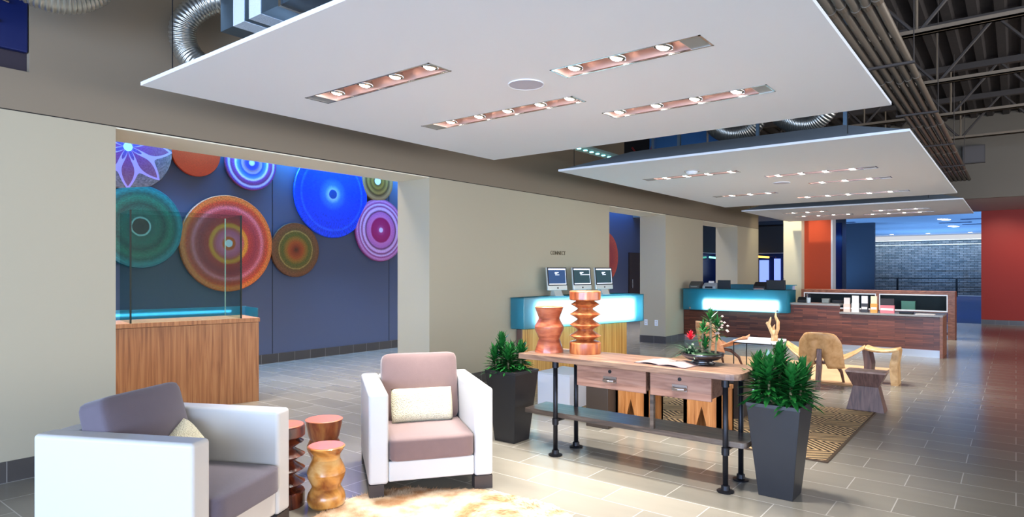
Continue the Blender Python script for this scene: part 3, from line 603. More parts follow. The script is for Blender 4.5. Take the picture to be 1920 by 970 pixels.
def planter(loc,heads,label,plabel,seed,L):
    t=thing('square_planter',label,'planter',loc,0,'tapered charcoal planters')
    m=MB(); m.frus((-.108,.108,-.108,.108),0,(-.17,.17,-.17,.17),.62)
    vs=[m.b.verts.new(p) for p in ((-.158,-.158,.62),(.158,-.158,.62),(.158,.158,.62),(-.158,.158,.62))]
    bw=MB(); bw.frus((-.108,.108,-.108,.108),0,(-.168,.168,-.168,.168),.60)
    m.b.free(); ob('pot',bw,PLANTER,t,bevel=.003)
    rim=MB(); 
    for a in ((-.17,.17,-.17,-.152),(-.17,.17,.152,.17),(-.17,-.152,-.152,.152),(.152,.17,-.152,.152)): rim.box(*a,.60,.622)
    ob('rim',rim,PLANTER,t); ob('pebbles',B(-.152,.152,-.152,.152,.60,.612),SOIL,t)
    p=thing('potted_shrub',plabel,'plant',(loc[0],loc[1],.612),0,'bushy plants in the tall planters'); rng=random.Random(seed); f=MB(); st=MB()
    for (x,y,z,h,n) in heads:
        head(f,rng,(x,y,z),h*.88,L,L*.30,n); st.tube([(x*.5,y*.5,0),(x*.9,y*.9,z),(x,y,z+h*.9)],.009,6)
    ob('foliage',f,LEAF,p,smooth=True); ob('stem',st,STEMB,p); return t
planter((4.49,1.245,0),[(0,0,.06,.30,110),(.12,.03,.03,.23,90),(-.12,.04,.04,.25,90),(.04,-.13,.02,.23,90),(-.05,.13,.03,.25,90),(-.10,-.10,.02,.21,80),(.11,-.09,.0,.18,70),(.11,.12,.0,.2,70)],'tall tapered charcoal planter at the right end of the console table','bushy dark green plant in the planter right of the console table',3,.155)
planter((4.463,3.51,0),[(-.02,.10,.03,.27,110),(.05,-.07,.02,.20,100),(-.08,-.02,.0,.2,80),(.07,.06,.0,.2,80),(-.08,.13,.0,.18,70)],'tall tapered charcoal planter at the left end of the console table','smaller two headed green plant in the planter left of the console table',5,.135)
# bromeliad bowl on the console table
t=thing('plant_bowl','low black bowl on the console table holding a red bromeliad and tall stems','plant bowl',(4.545,1.80,.8155))
ob('bowl',MB().lathe([(.001,0),(.085,0),(.09,.012),(.06,.022),(.11,.035),(.148,.06),(.152,.082),(.146,.082),(.13,.06),(.001,.058)],40),BOWLM,t,smooth=True)
ob('moss',MB().lathe([(.001,.085),(.07,.08),(.135,.068),(.14,.06)],24,cap=False),LEAF2,t)
rng=random.Random(11); f=MB()
for k in range(26):
    a=rng.uniform(0,6.28); el=R(rng.uniform(15,75)); blade(f,Vector((-.03+rng.uniform(-.03,.03),.07+rng.uniform(-.03,.03),.07)),Vector((math.cos(a)*math.cos(el),math.sin(a)*math.cos(el),math.sin(el))),rng.uniform(.12,.2),.026,.55,seg=6)
blade(f,Vector((-.04,.09,.08)),Vector((-.25,1,.8)),.36,.02,.85,seg=8); blade(f,Vector((-.04,.09,.08)),Vector((-.1,1,1)),.30,.022,.75,seg=8); blade(f,Vector((-.04,.1,.08)),Vector((.2,1,.6)),.26,.026,.7,seg=8)
ob('bromeliad_leaves',f,LEAF2,t,smooth=True)
f=MB()
for k in range(22):
    a=k*2.4; el=R(20+60*k/22); blade(f,Vector((-.02,.085,.17+.03*k/22)),Vector((math.cos(a)*math.cos(el),math.sin(a)*math.cos(el),math.sin(el))),.055,.018,.1)
ob('red_flower',f,REDF,t,smooth=True)
ob('canes',MB().tube([(.02,-.04,.06),(.025,-.05,.2),(.02,-.05,.33)],.010,8).tube([(.05,-.075,.06),(.06,-.08,.2),(.05,-.09,.28)],.008,8).tube([(0,.0,.06),(0,.01,.15),(.01,0,.24)],.007,8),STEMB,t)
f=MB()
for c,h,L,n in (((.02,-.05,.25),.10,.11,34),((.05,-.09,.2),.1,.10,30),((.01,0,.17),.09,.10,30),((.0,-.02,.07),.08,.10,30)): head(f,rng,c,h,L,.02,n)
ob('cane_leaves',f,LEAF,t,smooth=True)
f=MB()
for k in range(12): f.lathe([(.001,-.008),(.012,0),(.001,.008)],8,(.03+rng.uniform(-.03,.03),-.13+rng.uniform(-.05,.05),.28+rng.uniform(-.06,.07)),cap=False)
ob('pale_blossoms',f,PINKF,t)
# ---------------------------------------------------------------- rugs
def jute():
    T=NT('diamond_jute'); tc=T.n('TexCoord'); sp=T.n('SeparateXYZ'); T.l(tc.outputs['Object'],sp.inputs[0])
    def mth(op,a,b=None,v=None):
        m=T.n('Math'); m.operation=op; T.l(a,m.inputs[0])
        if b is not None: T.l(b,m.inputs[1])
        if v is not None: m.inputs[1].default_value=v
        return m.outputs[0]
    px=mth('PINGPONG',sp.outputs[0],v=.32); py=mth('PINGPONG',sp.outputs[1],v=.32)
    s=mth('ADD',px,py); w=mth('MODULO',s,v=.0640001); g=mth('GREATER_THAN',w,v=.033)
    nz=T.n('TexNoise'); nz.inputs['Scale'].default_value=120; T.l(tc.outputs['Object'],nz.inputs['Vector'])
    mx=T.n('MixRGB'); mx.inputs[1].default_value=(*H('d8b684'),1); mx.inputs[2].default_value=(*H('3a2818'),1); T.l(g,mx.inputs[0])
    m2=T.n('MixRGB'); m2.blend_type='MULTIPLY'; m2.inputs[0].default_value=.5; T.l(mx.outputs[0],m2.inputs[1]); T.l(nz.outputs['Fac'],m2.inputs[2]); T.l(m2.outputs[0],T.b.inputs['Base Color']); T.b.inputs['Roughness'].default_value=.9
    bp=T.n('Bump'); bp.inputs['Strength'].default_value=.5; bp.inputs['Distance'].default_value=.006; T.l(nz.outputs['Fac'],bp.inputs['Height']); T.l(bp.outputs['Normal'],T.b.inputs['Normal']); return T.m
o=thing('diamond_rug','brown and tan diamond patterned jute rug behind the console table','rug',(5.42,1.15,.0005)); ob('weave',B(.02,2.18,.02,2.78,0,.012),jute(),o)
ob('border',B(0,2.2,0,.02,0,.011).box(0,2.2,2.78,2.8,0,.011).box(0,.02,.02,2.78,0,.011).box(2.18,2.2,.02,2.78,0,.011),M_('4a3826'),o)
tag(ob('pale_rug',B(9.2,11.2,1.5,4.6,.0005,.012),mat('peach_rug','b8916c',.9,noise=.25,scale=5,bump=.4,bscale=150)),'plain peach rug under the shell lounge chairs','rug')
rng=random.Random(2); pts=[]; N=90
outl=[(.35,2.2),(1.2,1.95),(2.0,1.9),(2.75,1.78),(3.15,1.95),(3.36,2.3),(3.36,2.55),(3.3,2.85),(3.12,3.12),(2.95,3.34),(2.62,3.42),(2.32,3.34),(1.9,3.3),(1.5,3.4),(.9,3.3),(.4,3.05),(.2,2.6)]
def cl(P,n):
    out=[]; m=len(P)
    for k in range(n):
        u=k/n*m; i=int(u); f=u-i; a,b,c,d=[Vector(P[(i+j)%m]) for j in (-1,0,1,2)]
        out.append(.5*((2*b)+(-a+c)*f+(2*a-5*b+4*c-d)*f*f+(-a+3*b-3*c+d)*f**3))
    return out
O=cl(outl,240); O=[p+Vector((rng.uniform(-.012,.012),rng.uniform(-.012,.012))) for p in O]
t=thing('fur_rug','shaggy cream and tan hide rug in front of the armchairs','rug',(0,0,0))
cowm=mat('cream_hide','e6cfae',.95,noise=.25,scale=2.6)
cr=NT('hide_fur'); tcn=cr.n('TexCoord'); nn=cr.n('TexNoise'); nn.inputs['Scale'].default_value=5.5; nn.inputs['Detail'].default_value=6; cr.l(tcn.outputs['Object'],nn.inputs['Vector'])
rp=cr.n('ValToRGB'); rp.color_ramp.elements[0].position=.38; rp.color_ramp.elements[0].color=(*H('a5774e'),1); rp.color_ramp.elements[1].position=.62; rp.color_ramp.elements[1].color=(*H('dcc6a8'),1); cr.l(nn.outputs['Fac'],rp.inputs[0]); cr.l(rp.outputs[0],cr.b.inputs['Base Color']); cr.b.inputs['Roughness'].default_value=.9
ob('hide',MB().prism([tuple(p) for p in O],.0005,.008),cr.m,t)
def inside(x,y):
    c=False; j=len(O)-1
    for i in range(len(O)):
        a,b=O[i],O[j]
        if (a.y>y)!=(b.y>y) and x<(b.x-a.x)*(y-a.y)/(b.y-a.y)+a.x: c=not c
        j=i
    return c
f=MB(); cnt=0
while cnt<9000:
    x=rng.uniform(2.0,3.42); y=rng.uniform(1.75,3.45)
    if not inside(x,y): continue
    cnt+=1; a=-.7+1.2*math.sin(x*3)+.9*math.cos(y*4)+rng.uniform(-.5,.5); L=rng.uniform(.025,.045); h=rng.uniform(.004,.014)
    dx,dy=math.cos(a),math.sin(a); w=.0022
    v=[f.b.verts.new((x-dy*w,y+dx*w,.007)),f.b.verts.new((x+dy*w,y-dx*w,.007)),f.b.verts.new((x+dx*L,y+dy*L,.007+h))]; f.b.faces.new(v)
pl=ob('pile',f,cr.m,t); pl['kind']='stuff'
# ---------------------------------------------------------------- stools behind the table
def notch(loc,rz,label):
    t=thing('notched_stool',label,'stool',loc,rz,'teak stools with triangular cut outs'); a=.17
    ob('seat',B(-a,a,-a,a,.40,.44),TEAK,t,bevel=.004)
    # four sides each with a tall V notch
    for k in range(4):
        m=MB(); m.prism([(-a,0),(-.075,0),(0,.27),(.075,0),(a,0),(a-.012,.4),(-a+.012,.4)][:5]+[(a-.0,.4),(-a,.4)],-a,-a+.035,'y')
        ob('side_panel',m,TEAK,t,rot=(0,0,k*math.pi/2))
    return t
notch((5.62,2.86,.0125),0,'left teak stool with triangular notches on the diamond rug'); notch((5.72,2.21,.0125),0,'right teak stool with triangular notches on the diamond rug')
t=thing('cube_table','low white cube table behind the left legs of the console table','side table',(5.72,3.72,0)); ob('carcass',B(0,.5,0,.42,0,.37),mat('white_lacquer','eef2fa',.3),t,bevel=.006); ob('top_plate',B(-.005,.505,-.005,.425,.37,.385),WHITE,t)
t=thing('dark_cube_stool','dark brown block stool beside the white cube table','stool',(5.3,3.02,0)); ob('block',B(0,.25,0,.24,0,.42),mat('dark_brown_wood','3d332c',.5),t,bevel=.005); ob('top_plate',B(-.003,.253,-.003,.243,.42,.435),M_('4a3d34'),t)
t=thing('dark_slab_stool','dark tapered stool behind the right end of the console table','stool',(6.55,2.28,.0125)); ob('body',MB().frus((-.12,.12,-.12,.12),0,(-.17,.17,-.17,.17),.42),LEGW,t); ob('top_plate',B(-.175,.175,-.175,.175,.42,.44),M_('4a3d34'),t)
# walnut bow-tie stool
t=thing('walnut_block_stool','dark walnut stool with pinched waist at the far corner of the diamond rug','stool',(7.66,1.08,.0005))
ob('lower_block',MB().frus((0,.22,0,.36),0,(.03,.19,.06,.30),.26),WALN,t); ob('upper_block',MB().frus((.03,.19,.06,.30),.261,(0,.22,-.01,.37),.405),WALN,t); ob('seat',B(-.002,.222,-.012,.372,.405,.425),wood('walnut_top','8a6a5c','a08070','b09080',(4,4,4),3,.4),t)
# shell lounge chairs
def shellchair(loc,rz,label,m):
    t=thing('shell_lounge_chair',label,'lounge chair',loc,rz,'three legged shell lounge chairs')
    def seat(u,v):
        y=(u*2-1)*.47; a=abs(y)/.47; w=.24*(1-a**3*.72); x=(v*2-1)*w+.10*a*a
        return (x+.02,y,.30+.20*a**1.9+.03*(v-.5)*2*(v>.5))
    ob('seat',MB().surf(seat,24,8),m,t,solid=.014,smooth=True)
    def back(u,v):
        a=(u*2-1); hw=.27-.03*v-.05*max(0,v-.8)*5*abs(a); y=a*hw
        top=1-.10*abs(a)**5
        z=.25+ (.46*v)*top
        if v<.999: z=z
        low=max(0,1-abs(a)/.28)**.5*.20*(1-v); z+=low
        return (-.26-.10*v+.16*a*a*(1-.3*v),y,z)
    ob('backrest',MB().surf(back,24,12),m,t,solid=.014,smooth=True)
    leg=MB(); 
    leg.prism([(-.30,.50),(-.22,.50),(-.245,.25),(-.395,0),(-.425,0),(-.335,.3)],-.03,.03,'y')
    ob('leg',leg,WALN,t,bevel=.006)
    for s in (-1,1):
        ob('leg',MB().tube([(-.24,s*.04,.33),(-.05,s*.09,.285),(.12,s*.15,.26),(.24,s*.19,.15),(.30,s*.21,0)],[.022,.024,.026,.022,.016],8),WALN,t,smooth=True)
    for (y,z) in ((-.12,.58),(.12,.58),(.13,.36)): ob('button',MB().lathe([(.001,0),(.011,0),(.009,.005),(.001,.006)],12),CHROME,t,loc=(-.335+.16*(y/.25)**2+.10*(.58-z)/.46,y,z),rot=(0,R(-90),0))
    return t
shellchair((9.12,1.99,.0),R(4),'oak shell lounge chair seen from behind, beside the dark walnut stool',SHELL)
shellchair((9.75,3.62,.0125),R(-28),'reddish shell lounge chair behind the bromeliad bowl',SHELLR)
# low table with driftwood
t=thing('coffee_table','white square coffee table with thin black frame between the lounge chairs','table',(9.55,2.72,.0125)); ob('tabletop',B(0,.6,0,.6,.42,.45),WHITE,t)
fr=MB()
for x in (.01,.59):
    for y in (.01,.59): ob('leg',MB().tube([(x,y,0),(x,y,.42)],.008,6),BLACKM,t)
ob('frame_rail',MB().tube([(.01,.01,.41),(.59,.01,.41),(.59,.59,.41),(.01,.59,.41),(.01,.01,.41)],.008,6),BLACKM,t)
t=thing('driftwood_sculpture','forked pale driftwood piece standing on the white coffee table','sculpture',(9.75,2.78,.4625))
ob('trunk',MB().tube([(0,0,0),(.01,.0,.08),(0,.02,.16)],[.05,.045,.03],10),CORAL,t,smooth=True)
for pp,rr_ in (([(0,.0,.08),(.0,-.05,.18),(.0,-.05,.28),(0,-.015,.36),(0,-.02,.42)],[.035,.024,.026,.018,.006]),([(0,.01,.08),(.0,.05,.16),(0,.085,.24),(.0,.06,.30),(0,.05,.35)],[.033,.026,.028,.016,.006]),([(0,.08,.22),(0,.11,.26),(0,.1,.28)],[.02,.016,.005]),([(0,.0,.1),(.03,.02,.2),(.02,.0,.24)],[.025,.018,.006])):
    ob('branch',MB().tube(pp,rr_,8),CORAL,t,smooth=True)
# oak folded stool
t=thing('oak_slab_stool','light oak stool with curved top and slab legs in front of the reception desk','stool',(9.75,1.4,0))
ob('seat',MB().surf(lambda u,v:(.0+ (v*2-1)*.17*(1-.0*u),(u*2-1)*.20,.43+.035*((u*2-1)**2)),12,4),OAKS,t,solid=.03,smooth=True)
for s,mm in ((1,WALN),(-1,OAKS)):
    ob('leg',MB().prism([(s*.205,.47),(s*.14,.45),(s*.10,.25),(s*.12,0),(s*.20,0),(s*.19,.25),(s*.215,.44)],-.15,.15,'x'),mm,t)
# ---------------------------------------------------------------- kiosk with computers
t=thing('kiosk_counter','wedge shaped computer counter with glowing frosted glass box over zebrawood slats','counter',(0,0,0))
A=Vector((7.1,5.37)); Bp=Vector((9.5,4.75)); ad=(Bp-A).normalized(); nd=Vector((ad.y,-ad.x)); 
if nd.y>0: nd=-nd
def line3(p,q,thk,z0,z1,into):
    """thin slab standing on segment p-q, thickened along 'into'"""
    i=into.normalized()*thk; return [(p.x,p.y),(q.x,q.y),(q.x+i.x,q.y+i.y),(p.x+i.x,p.y+i.y)]
ob('glass_front',MB().prism(line3(A,Bp,.012,0,0,-nd),.68,1.10),FROST,t)
Cc=Bp-nd*.6; Dd=Vector((7.07,5.58))
ob('glass_side',MB().prism(line3(Bp-nd*.013,Cc,.012,0,0,-ad),.68,1.10),FROST,t)
ob('glass_side',MB().prism(line3(A-nd*.013,Dd,.012,0,0,ad),.68,1.10),FROST,t)
ob('glass_top',MB().prism([tuple(A),tuple(Bp),tuple(Cc),(9.62,5.585),(7.07,5.585)],1.101,1.115),FROST,t)
ob('glass_bottom',MB().prism([tuple(A-nd*.015+ad*.02),tuple(Bp-nd*.015-ad*.02),tuple(Cc-ad*.02),(9.58,5.585),(7.1,5.585)],.672,.68),FROSTE,t)
q0=A-nd*.125+ad*.35; q1=Bp-nd*.125-ad*.10
ob('light_panel',MB().prism(line3(q0,q1,.03,0,0,-nd),.71,1.04),TUBE,t,bevel=.01)
ob('backing',MB().prism([tuple(A-nd*.17+ad*.02),tuple(Bp-nd*.30-ad*.02),tuple(Bp-nd*.32-ad*.02),tuple(A-nd*.19+ad*.02)],.70,1.09),mat('teal_backing','2f7f96',.6),t)
b0=A-nd*.16+ad*.1; b1=Bp-nd*.14-ad*.25
ob('slatted_base',MB().prism([tuple(b0),tuple(b1),tuple(b1-nd*.45),(b0.x+.0,5.585)],.0,.67),ZEBRA,t)
ob('base_end',MB().prism([tuple(b0-ad*.02),tuple(b0),(b0.x+.0,5.585),(b0.x-.02,5.585)],.0,.67),WALN,t)
ang=math.atan2(ad.y,ad.x)
def imac(x,y,lab,i):
    t=thing('desktop_computer',lab,'computer',(x,y,1.116),ang+R(3),'all in one computers on the glowing counter')
    Mx=lambda s:s
    b=ob('casing',B(-.20,.20,0,.035,.085,.43),mat('silver_casing','c9ccc8',.35,metal=.5),t,rot=(R(-6),0,0),bevel=.008)
    ob('bezel',B(-.198,.198,-.004,0,.155,.428),BLACKP,b)
    ob('screen',B(-.18,.18,-.006,-.003,.172,.412),emit('screen_blue','16365c' if i==0 else '123038',.8),b)
    ob('menu_bar',B(-.178,.178,-.0075,-.0055,.388,.410),emit('screen_white','dfe8ff',1.0),b)
    ob('dock_bar',B(-.178,.178,-.0075,-.0055,.172,.184),emit('screen_white','dfe8ff',.9),b)
    ob('window_edge',B(.168,.174,-.0075,-.0055,.184,.388),emit('screen_white','dfe8ff',.9),b)
    ob('text_block',B(-.05,.03,-.0075,-.0055,.345,.355).box(-.05,.0,-.0075,-.0055,.33,.34).box(-.04,.04 if i!=1 else .17,-.0075,-.0055,.312,.32),emit('screen_white','dfe8ff',.9),b)
    ap=MB(); ap.lathe([(.001,0),(.0105,0),(.0105,.001),(.001,.001)],14,(-.005,0,0)); ap.lathe([(.001,0),(.0105,0),(.0105,.001),(.001,.001)],14,(.005,0,0)); ap.lathe([(.001,0),(.009,0),(.009,.001),(.001,.001)],14,(0,-.006,0)); ap.prism([(0,.011),(.007,.013),(.008,.02),(.001,.017)],0,.001)
    ob('logo',ap,BLACKP,b,loc=(0,0,.12),rot=(R(90),0,0))
    ob('stand',MB().prism([(.05,.25),(.035,.1),(-.02,.006),(.09,.006),(.075,.12),(.07,.25)],-.08,.08,'x'),mat('silver_casing','c9ccc8',.35,metal=.5),t); ob('foot',B(-.09,.09,-.03,.12,0,.006),mat('silver_casing','c9ccc8',.35,metal=.5),t)
imac(7.94,5.36,'leftmost of the three silver desktop computers on the glowing counter',0); imac(8.43,5.23,'middle of the three silver desktop computers, behind the disc stool',1); imac(8.89,5.11,'rightmost of the three silver desktop computers on the glowing counter',2)
def text(s,size,loc,rot,m,label,cat,ex=.003):
    c=bpy.data.curves.new('lettering','FONT'); c.body=s; c.size=size; c.extrude=ex; c.align_x='CENTER'; c.align_y='CENTER'
    o=bpy.data.objects.new('tmp',c); COL.objects.link(o); dg=bpy.context.evaluated_depsgraph_get(); me=bpy.data.meshes.new_from_object(o.evaluated_get(dg)); bpy.data.objects.remove(o)
    me.materials.clear(); me.materials.append(m); q=bpy.data.objects.new('wall_lettering',me); COL.objects.link(q); q.location=loc; q.rotation_euler=rot
    if label: tag(q,label,cat)
    return q
text('CONNECT',.085,(8.28,5.597,1.765),(R(90),0,0),mat('dark_letters','5a4e38',.5),'small dark CONNECT lettering on the wall above the computers','sign')
for i,y in enumerate((6.03,5.8)):
    t=thing('wall_outlet',('left white outlet plate on the third pier side','right white outlet plate on the third pier side')[i],'outlet',(12.17,y,.42),0,'wall outlets'); ob('plate',B(-.008,0,-.035,.035,-.06,.06),WHITE,t); ob('socket',B(-.011,-.008,-.015,.015,.01,.04).box(-.011,-.008,-.015,.015,-.04,-.01),M_('cfcfc8'),t)
# ---------------------------------------------------------------- glass vitrine counter in the first opening
t=thing('vitrine_counter','tall glass display case on an oak veneer counter in the first opening','display case',(3.99,6.835,0),0)
ca=Vector((-1.39,.285)).normalized(); cn=Vector((.2,.98)).normalized(); O2=Vector((0,0))
def cp(a,b): v=O2+ca*a+cn*b; return (v.x,v.y)
ob('oak_body',MB().prism([cp(0,0),cp(0,.62),cp(2.4,.62),cp(2.4,0)],0,.905),OAKV,t); ob('oak_top',MB().prism([cp(-.01,-.01),cp(-.01,.62),cp(2.4,.62),cp(2.4,-.01)],.91,.955),OAKV,t)
ob('glass_back_box',MB().prism([cp(-.06,.63),cp(-.06,.645),cp(2.4,.645),cp(2.4,.63)],.5,1.06),FROST,t); ob('glass_end',MB().prism([cp(-.06,.20),cp(-.06,.628),cp(-.048,.628),cp(-.048,.20)],.5,1.055),FROST,t)
ob('light_tube',MB().tube([(*cp(.1,.70),1.0),(*cp(2.3,.70),1.0)],.012),emit('blue_tube','6fc8ff',5),t)
def gp(n,a0,b0,a1,b1,z0=.955,z1=2.12):
    p=[cp(a0,b0),cp(a1,b1)]; v=Vector((p[1][0]-p[0][0],p[1][1]-p[0][1])).normalized(); w=Vector((-v.y,v.x))*.006
    ob(n,MB().prism([p[0],p[1],(p[1][0]+w.x,p[1][1]+w.y),(p[0][0]+w.x,p[0][1]+w.y)],z0,z1),VITR,t)
gp('glass_pane',.19,.02,1.28,.02); gp('glass_pane',.19,.03,.19,.60); gp('glass_pane',1.28,.03,1.28,.60); gp('glass_pane',.19,.61,1.28,.61)
for a,b in ((.19,.02),(1.28,.02)):
    ob('edge_post',MB().prism([cp(a-.008,b-.006),cp(a+.008,b-.006),cp(a+.008,b+.008),cp(a-.008,b+.008)],.955,2.12),M_('10201e'),t)
ob('edge_post',MB().prism([cp(.186,.606),cp(.194,.606),cp(.194,.614),cp(.186,.614)],.955,2.12),M_('cfe0da'),t)
# ---------------------------------------------------------------- reception desk
t=thing('reception_desk','long walnut strip clad reception desk with glowing frosted glass counter','desk',(0,0,0))
X=13.06
ob('front_cladding',B(X,X+.03,1.02,5.585,.13,.69).box(X,X+.03,2.56,3.42,.69,.84),DESKF,t)
ob('steel_kick',B(X+.03,X+.06,1.02,5.585,0,.13),KICK,t)
ob('carcass',B(X+.06,X+.75,1.05,5.585,0,.69),DESKW,t)
ob('end_panel',B(X-.005,X+.8,.975,1.02,0,.70),DESKW,t,bevel=.003)
ob('counter_ledge',B(X-.04,X+.8,.975,2.56,.70,.73),COUNTERT,t)
ob('raised_ledge',B(X-.03,X+.35,2.56,3.42,.84,.875),COUNTERT,t)
gx=12.82
ob('glass_front',B(gx,gx+.012,3.42,5.5,.68,1.10),FROST,t); ob('glass_side',B(gx+.013,gx+.6,3.42,3.432,.68,1.10),FROST,t); ob('glass_side',B(gx+.013,gx+.24,5.488,5.5,.68,1.10),FROST,t)
ob('glass_top',B(gx,gx+.62,3.42,5.55,1.101,1.115),FROST,t); ob('glass_bottom',B(gx+.013,gx+.22,3.435,5.485,.675,.685),FROSTE,t)
ob('light_panel',B(gx+.16,gx+.18,3.64,5.12,.70,.89),TUBE,t)
ob('backing',B(gx+.2,gx+.215,3.45,5.48,.70,1.09),mat('teal_backing2','2f7f96',.6),t)
for y in (3.6,5.35): ob('standoff',MB().lathe([(.001,0),(.02,0),(.02,.012),(.001,.012)],12),CHROME,t,loc=(gx,y,.715),rot=(0,R(-90),0))
ob('glass_back',B(gx+.6,gx+.62,3.435,5.585,.69,1.10),mat('white_backing','cfe4ea',.5),t)
# second glass counter further back
t=thing('back_counter','pale glass topped counter behind the reception desk','counter',(0,0,0)); ob('glass_bar',B(15.6,15.62,4.05,5.5,.92,1.14),FROST,t); ob('glass_top',B(15.6,16.0,4.05,5.5,1.141,1.155),FROST,t); ob('body',B(15.63,16.0,4.1,5.5,0,1.14),mat('pale_lilac_panel','b9bce0',.5),t)
# devices on the glass counter
def device(name,lab,cat,x,y,z,w,d,h,col,extra=None):
    t=thing(name,lab,cat,(x,y,z)); ob('body',MB().prism([(0,0),(d,0),(d,h),(d*.45,h),(0,h*.45)],-w/2,w/2,'y') if extra=='slope' else B(0,d,-w/2,w/2,0,h),M_(col),t,bevel=.006); return t
GZ=1.116
a=device('label_printer','small grey label printer at the left end of the glass reception counter','printer',12.95,5.32,GZ,.22,.25,.15,'4a4a48','slope'); ob('output_slot',B(-.004,.0,-.07,.07,.03,.045),M_('9a9a90'),a); ob('lid_line',B(.12,.22,-.08,.08,.15,.156),M_('c8a8a0'),a)
a=device('card_terminal','silver and black card terminal on the glass counter beside the label printer','terminal',12.95,5.0,GZ,.27,.25,.12,'9aa0a4','slope'); ob('keypad',B(-.003,.0,-.08,.08,.01,.05),BLACKP,a); ob('paper_roll',MB().tube([(.15,-.05,.13),(.15,.05,.13)],.03,16),PAPER,a)
a=device('computer_monitor','black monitor seen from behind at the left of the glass counter','monitor',13.05,4.72,GZ,.26,.03,.18,'12181e'); ob('stand',B(.03,.10,-.04,.04,0,.12),BLACKP,a)
a=device('cash_register','black cash register with orange brown keys at the right of the glass counter','cash register',12.92,3.98,GZ,.22,.3,.15,'1a1618','slope'); ob('key_panel',MB().prism([(-.002,.02),(.10,.12),(.098,.125),(-.006,.03)],-.08,.08,'y'),M_('8a5040'),a); ob('drawer_lip',B(-.01,0,-.10,.10,.005,.02),M_('a8a0a0'),a)
a=device('computer_monitor','black monitor pair seen from behind at the right of the glass counter','monitor',13.05,3.70,GZ,.36,.04,.19,'0e1014'); ob('stand',B(.04,.12,-.05,.05,0,.1),BLACKP,a); ob('camera_stub',MB().tube([(.02,-.14,.19),(.02,-.14,.23)],.012),BLACKP,a)
a=device('desk_phone','black desk phone on the reception desk right of the glass counter','phone',13.3,3.28,.876,.16,.16,.10,'15171a','slope'); ob('handset',B(.02,.14,-.1,-.05,.09,.12),BLACKP,a,bevel=.01)
a=thing('pen_cup','clear cup of pens on the raised ledge','pen cup',(13.15,3.12,.876)); ob('cup',MB().lathe([(.001,0),(.035,0),(.04,.10),(.036,.10),(.032,.005),(.001,.005)],20),mat('clear_plastic','b8c4c8',.2),a)
for k in range(4): ob('pen',MB().tube([(.01*math.cos(k*1.6),.01*math.sin(k*1.6),.006),(.03*math.cos(k*1.6),.03*math.sin(k*1.6),.17)],.004,6),M_(('2a2a2a','b0b0b0','1a2a5a','3a3a3a')[k]),a)
a=device('grey_card_box','small grey box on the raised ledge beside the brochures','box',13.3,2.86,.876,.12,.12,.07,'8f948c'); ob('lid',B(-.003,.123,-.063,.063,.07,.08),M_('b0b4ac'),a)
a=device('black_tray','flat black tray on the raised ledge left of the brochures','tray',13.3,2.66,.876,.16,.15,.045,'101114'); ob('lip',B(-.006,.156,-.086,.086,.045,.05),BLACKP,a)
# brochure boxes
for i,(y,w,h,c1,c2,lab) in enumerate(((2.46,.11,.26,'e8c4b4','d8d0c8','pink and white brochure pack at the left end of the low counter ledge'),(2.32,.12,.30,'e6e6de','f2f2ec','tall white brochure box on the low counter ledge'),(2.17,.11,.30,'3a3a40','e8e8ee','dark brochure box with a white top on the low counter ledge'),(2.02,.11,.30,'e09a4a','f0d8b0','orange brochure box on the low counter ledge'),(1.81,.22,.26,'2c2428','d87880','wide dark and pink brochure box on the low counter ledge'))):
    a=thing('brochure_box',lab,'brochure box',(13.14,y,.7305),0,'brochure boxes on the reception desk'); ob('box_body',B(0,.07,-w/2,w/2,0,h*.55),M_(c2 if i in (4,) else c1),a); ob('brochures',B(.012,.06,-w/2+.006,w/2-.006,h*.55,h),M_(c1 if i in (4,) else c2),a); ob('label_band',B(-.002,0,-w/2+.01,w/2-.01,h*.2,h*.34),PAPER,a)
o=device('black_tray','black document tray to the right of the brochure boxes','tray',13.1,1.52,.7305,.2,.2,.03,'0e0f12'); ob('lip',B(-.006,.206,-.106,.106,.03,.035),BLACKP,o)
o=tag(ob('paper_stack',B(13.08,13.3,1.1,1.38,.731,.741),PAPER),'loose papers near the right end of the low counter ledge','papers')
# glass display behind
t=thing('display_cabinet','long walnut display cabinet with glazed front behind the reception desk','display case',(16.7,1.03,0))
W=3.1
ob('top_rail',B(0,.5,0,W,.97,1.035),DESKW,t); ob('end_panel',B(0,.5,0,.13,0,.97),DESKW,t); ob('end_panel',B(0,.5,W-.06,W,0,.97),DESKW,t)
ob('lower_cabinet',B(.04,.5,.45,W-.06,0,.57),DESKW,t)
for z in (.09,.33,.57): ob('shelf',B(.02,.5,.13,W-.06 if z>.5 else .45,z,z+.018),DESKW,t)
fm=MB()
for (a_,b_) in ((.13,1.43),(1.49,W-.06)): fm.box(-.005,.01,a_,b_,.59,.62); fm.box(-.005,.01,a_,b_,.94,.965); fm.box(-.005,.01,a_,a_+.02,.62,.94); fm.box(-.005,.01,b_-.02,b_,.62,.94)
ob('white_frame',fm,WHITE,t); ob('mullion',B(-.01,.05,1.43,1.49,.59,.97),DESKW,t); ob('glass_pane',B(0,.004,.15,1.41,.62,.94),CLEARG,t); ob('glass_pane',B(0,.004,1.51,W-.08,.62,.94),CLEARG,t); ob('back_panel',B(.485,.5,.13,W-.06,.59,.97),M_('16222c'),t)
a=thing('teal_gift_box','small teal box inside the glazed display cabinet','box',(16.85,1.78,.59)); ob('box_body',B(0,.12,0,.26,0,.2),M_('7fb8a8'),a); ob('lid',B(-.004,.124,-.004,.264,.2,.215),M_('8fc8b8'),a)
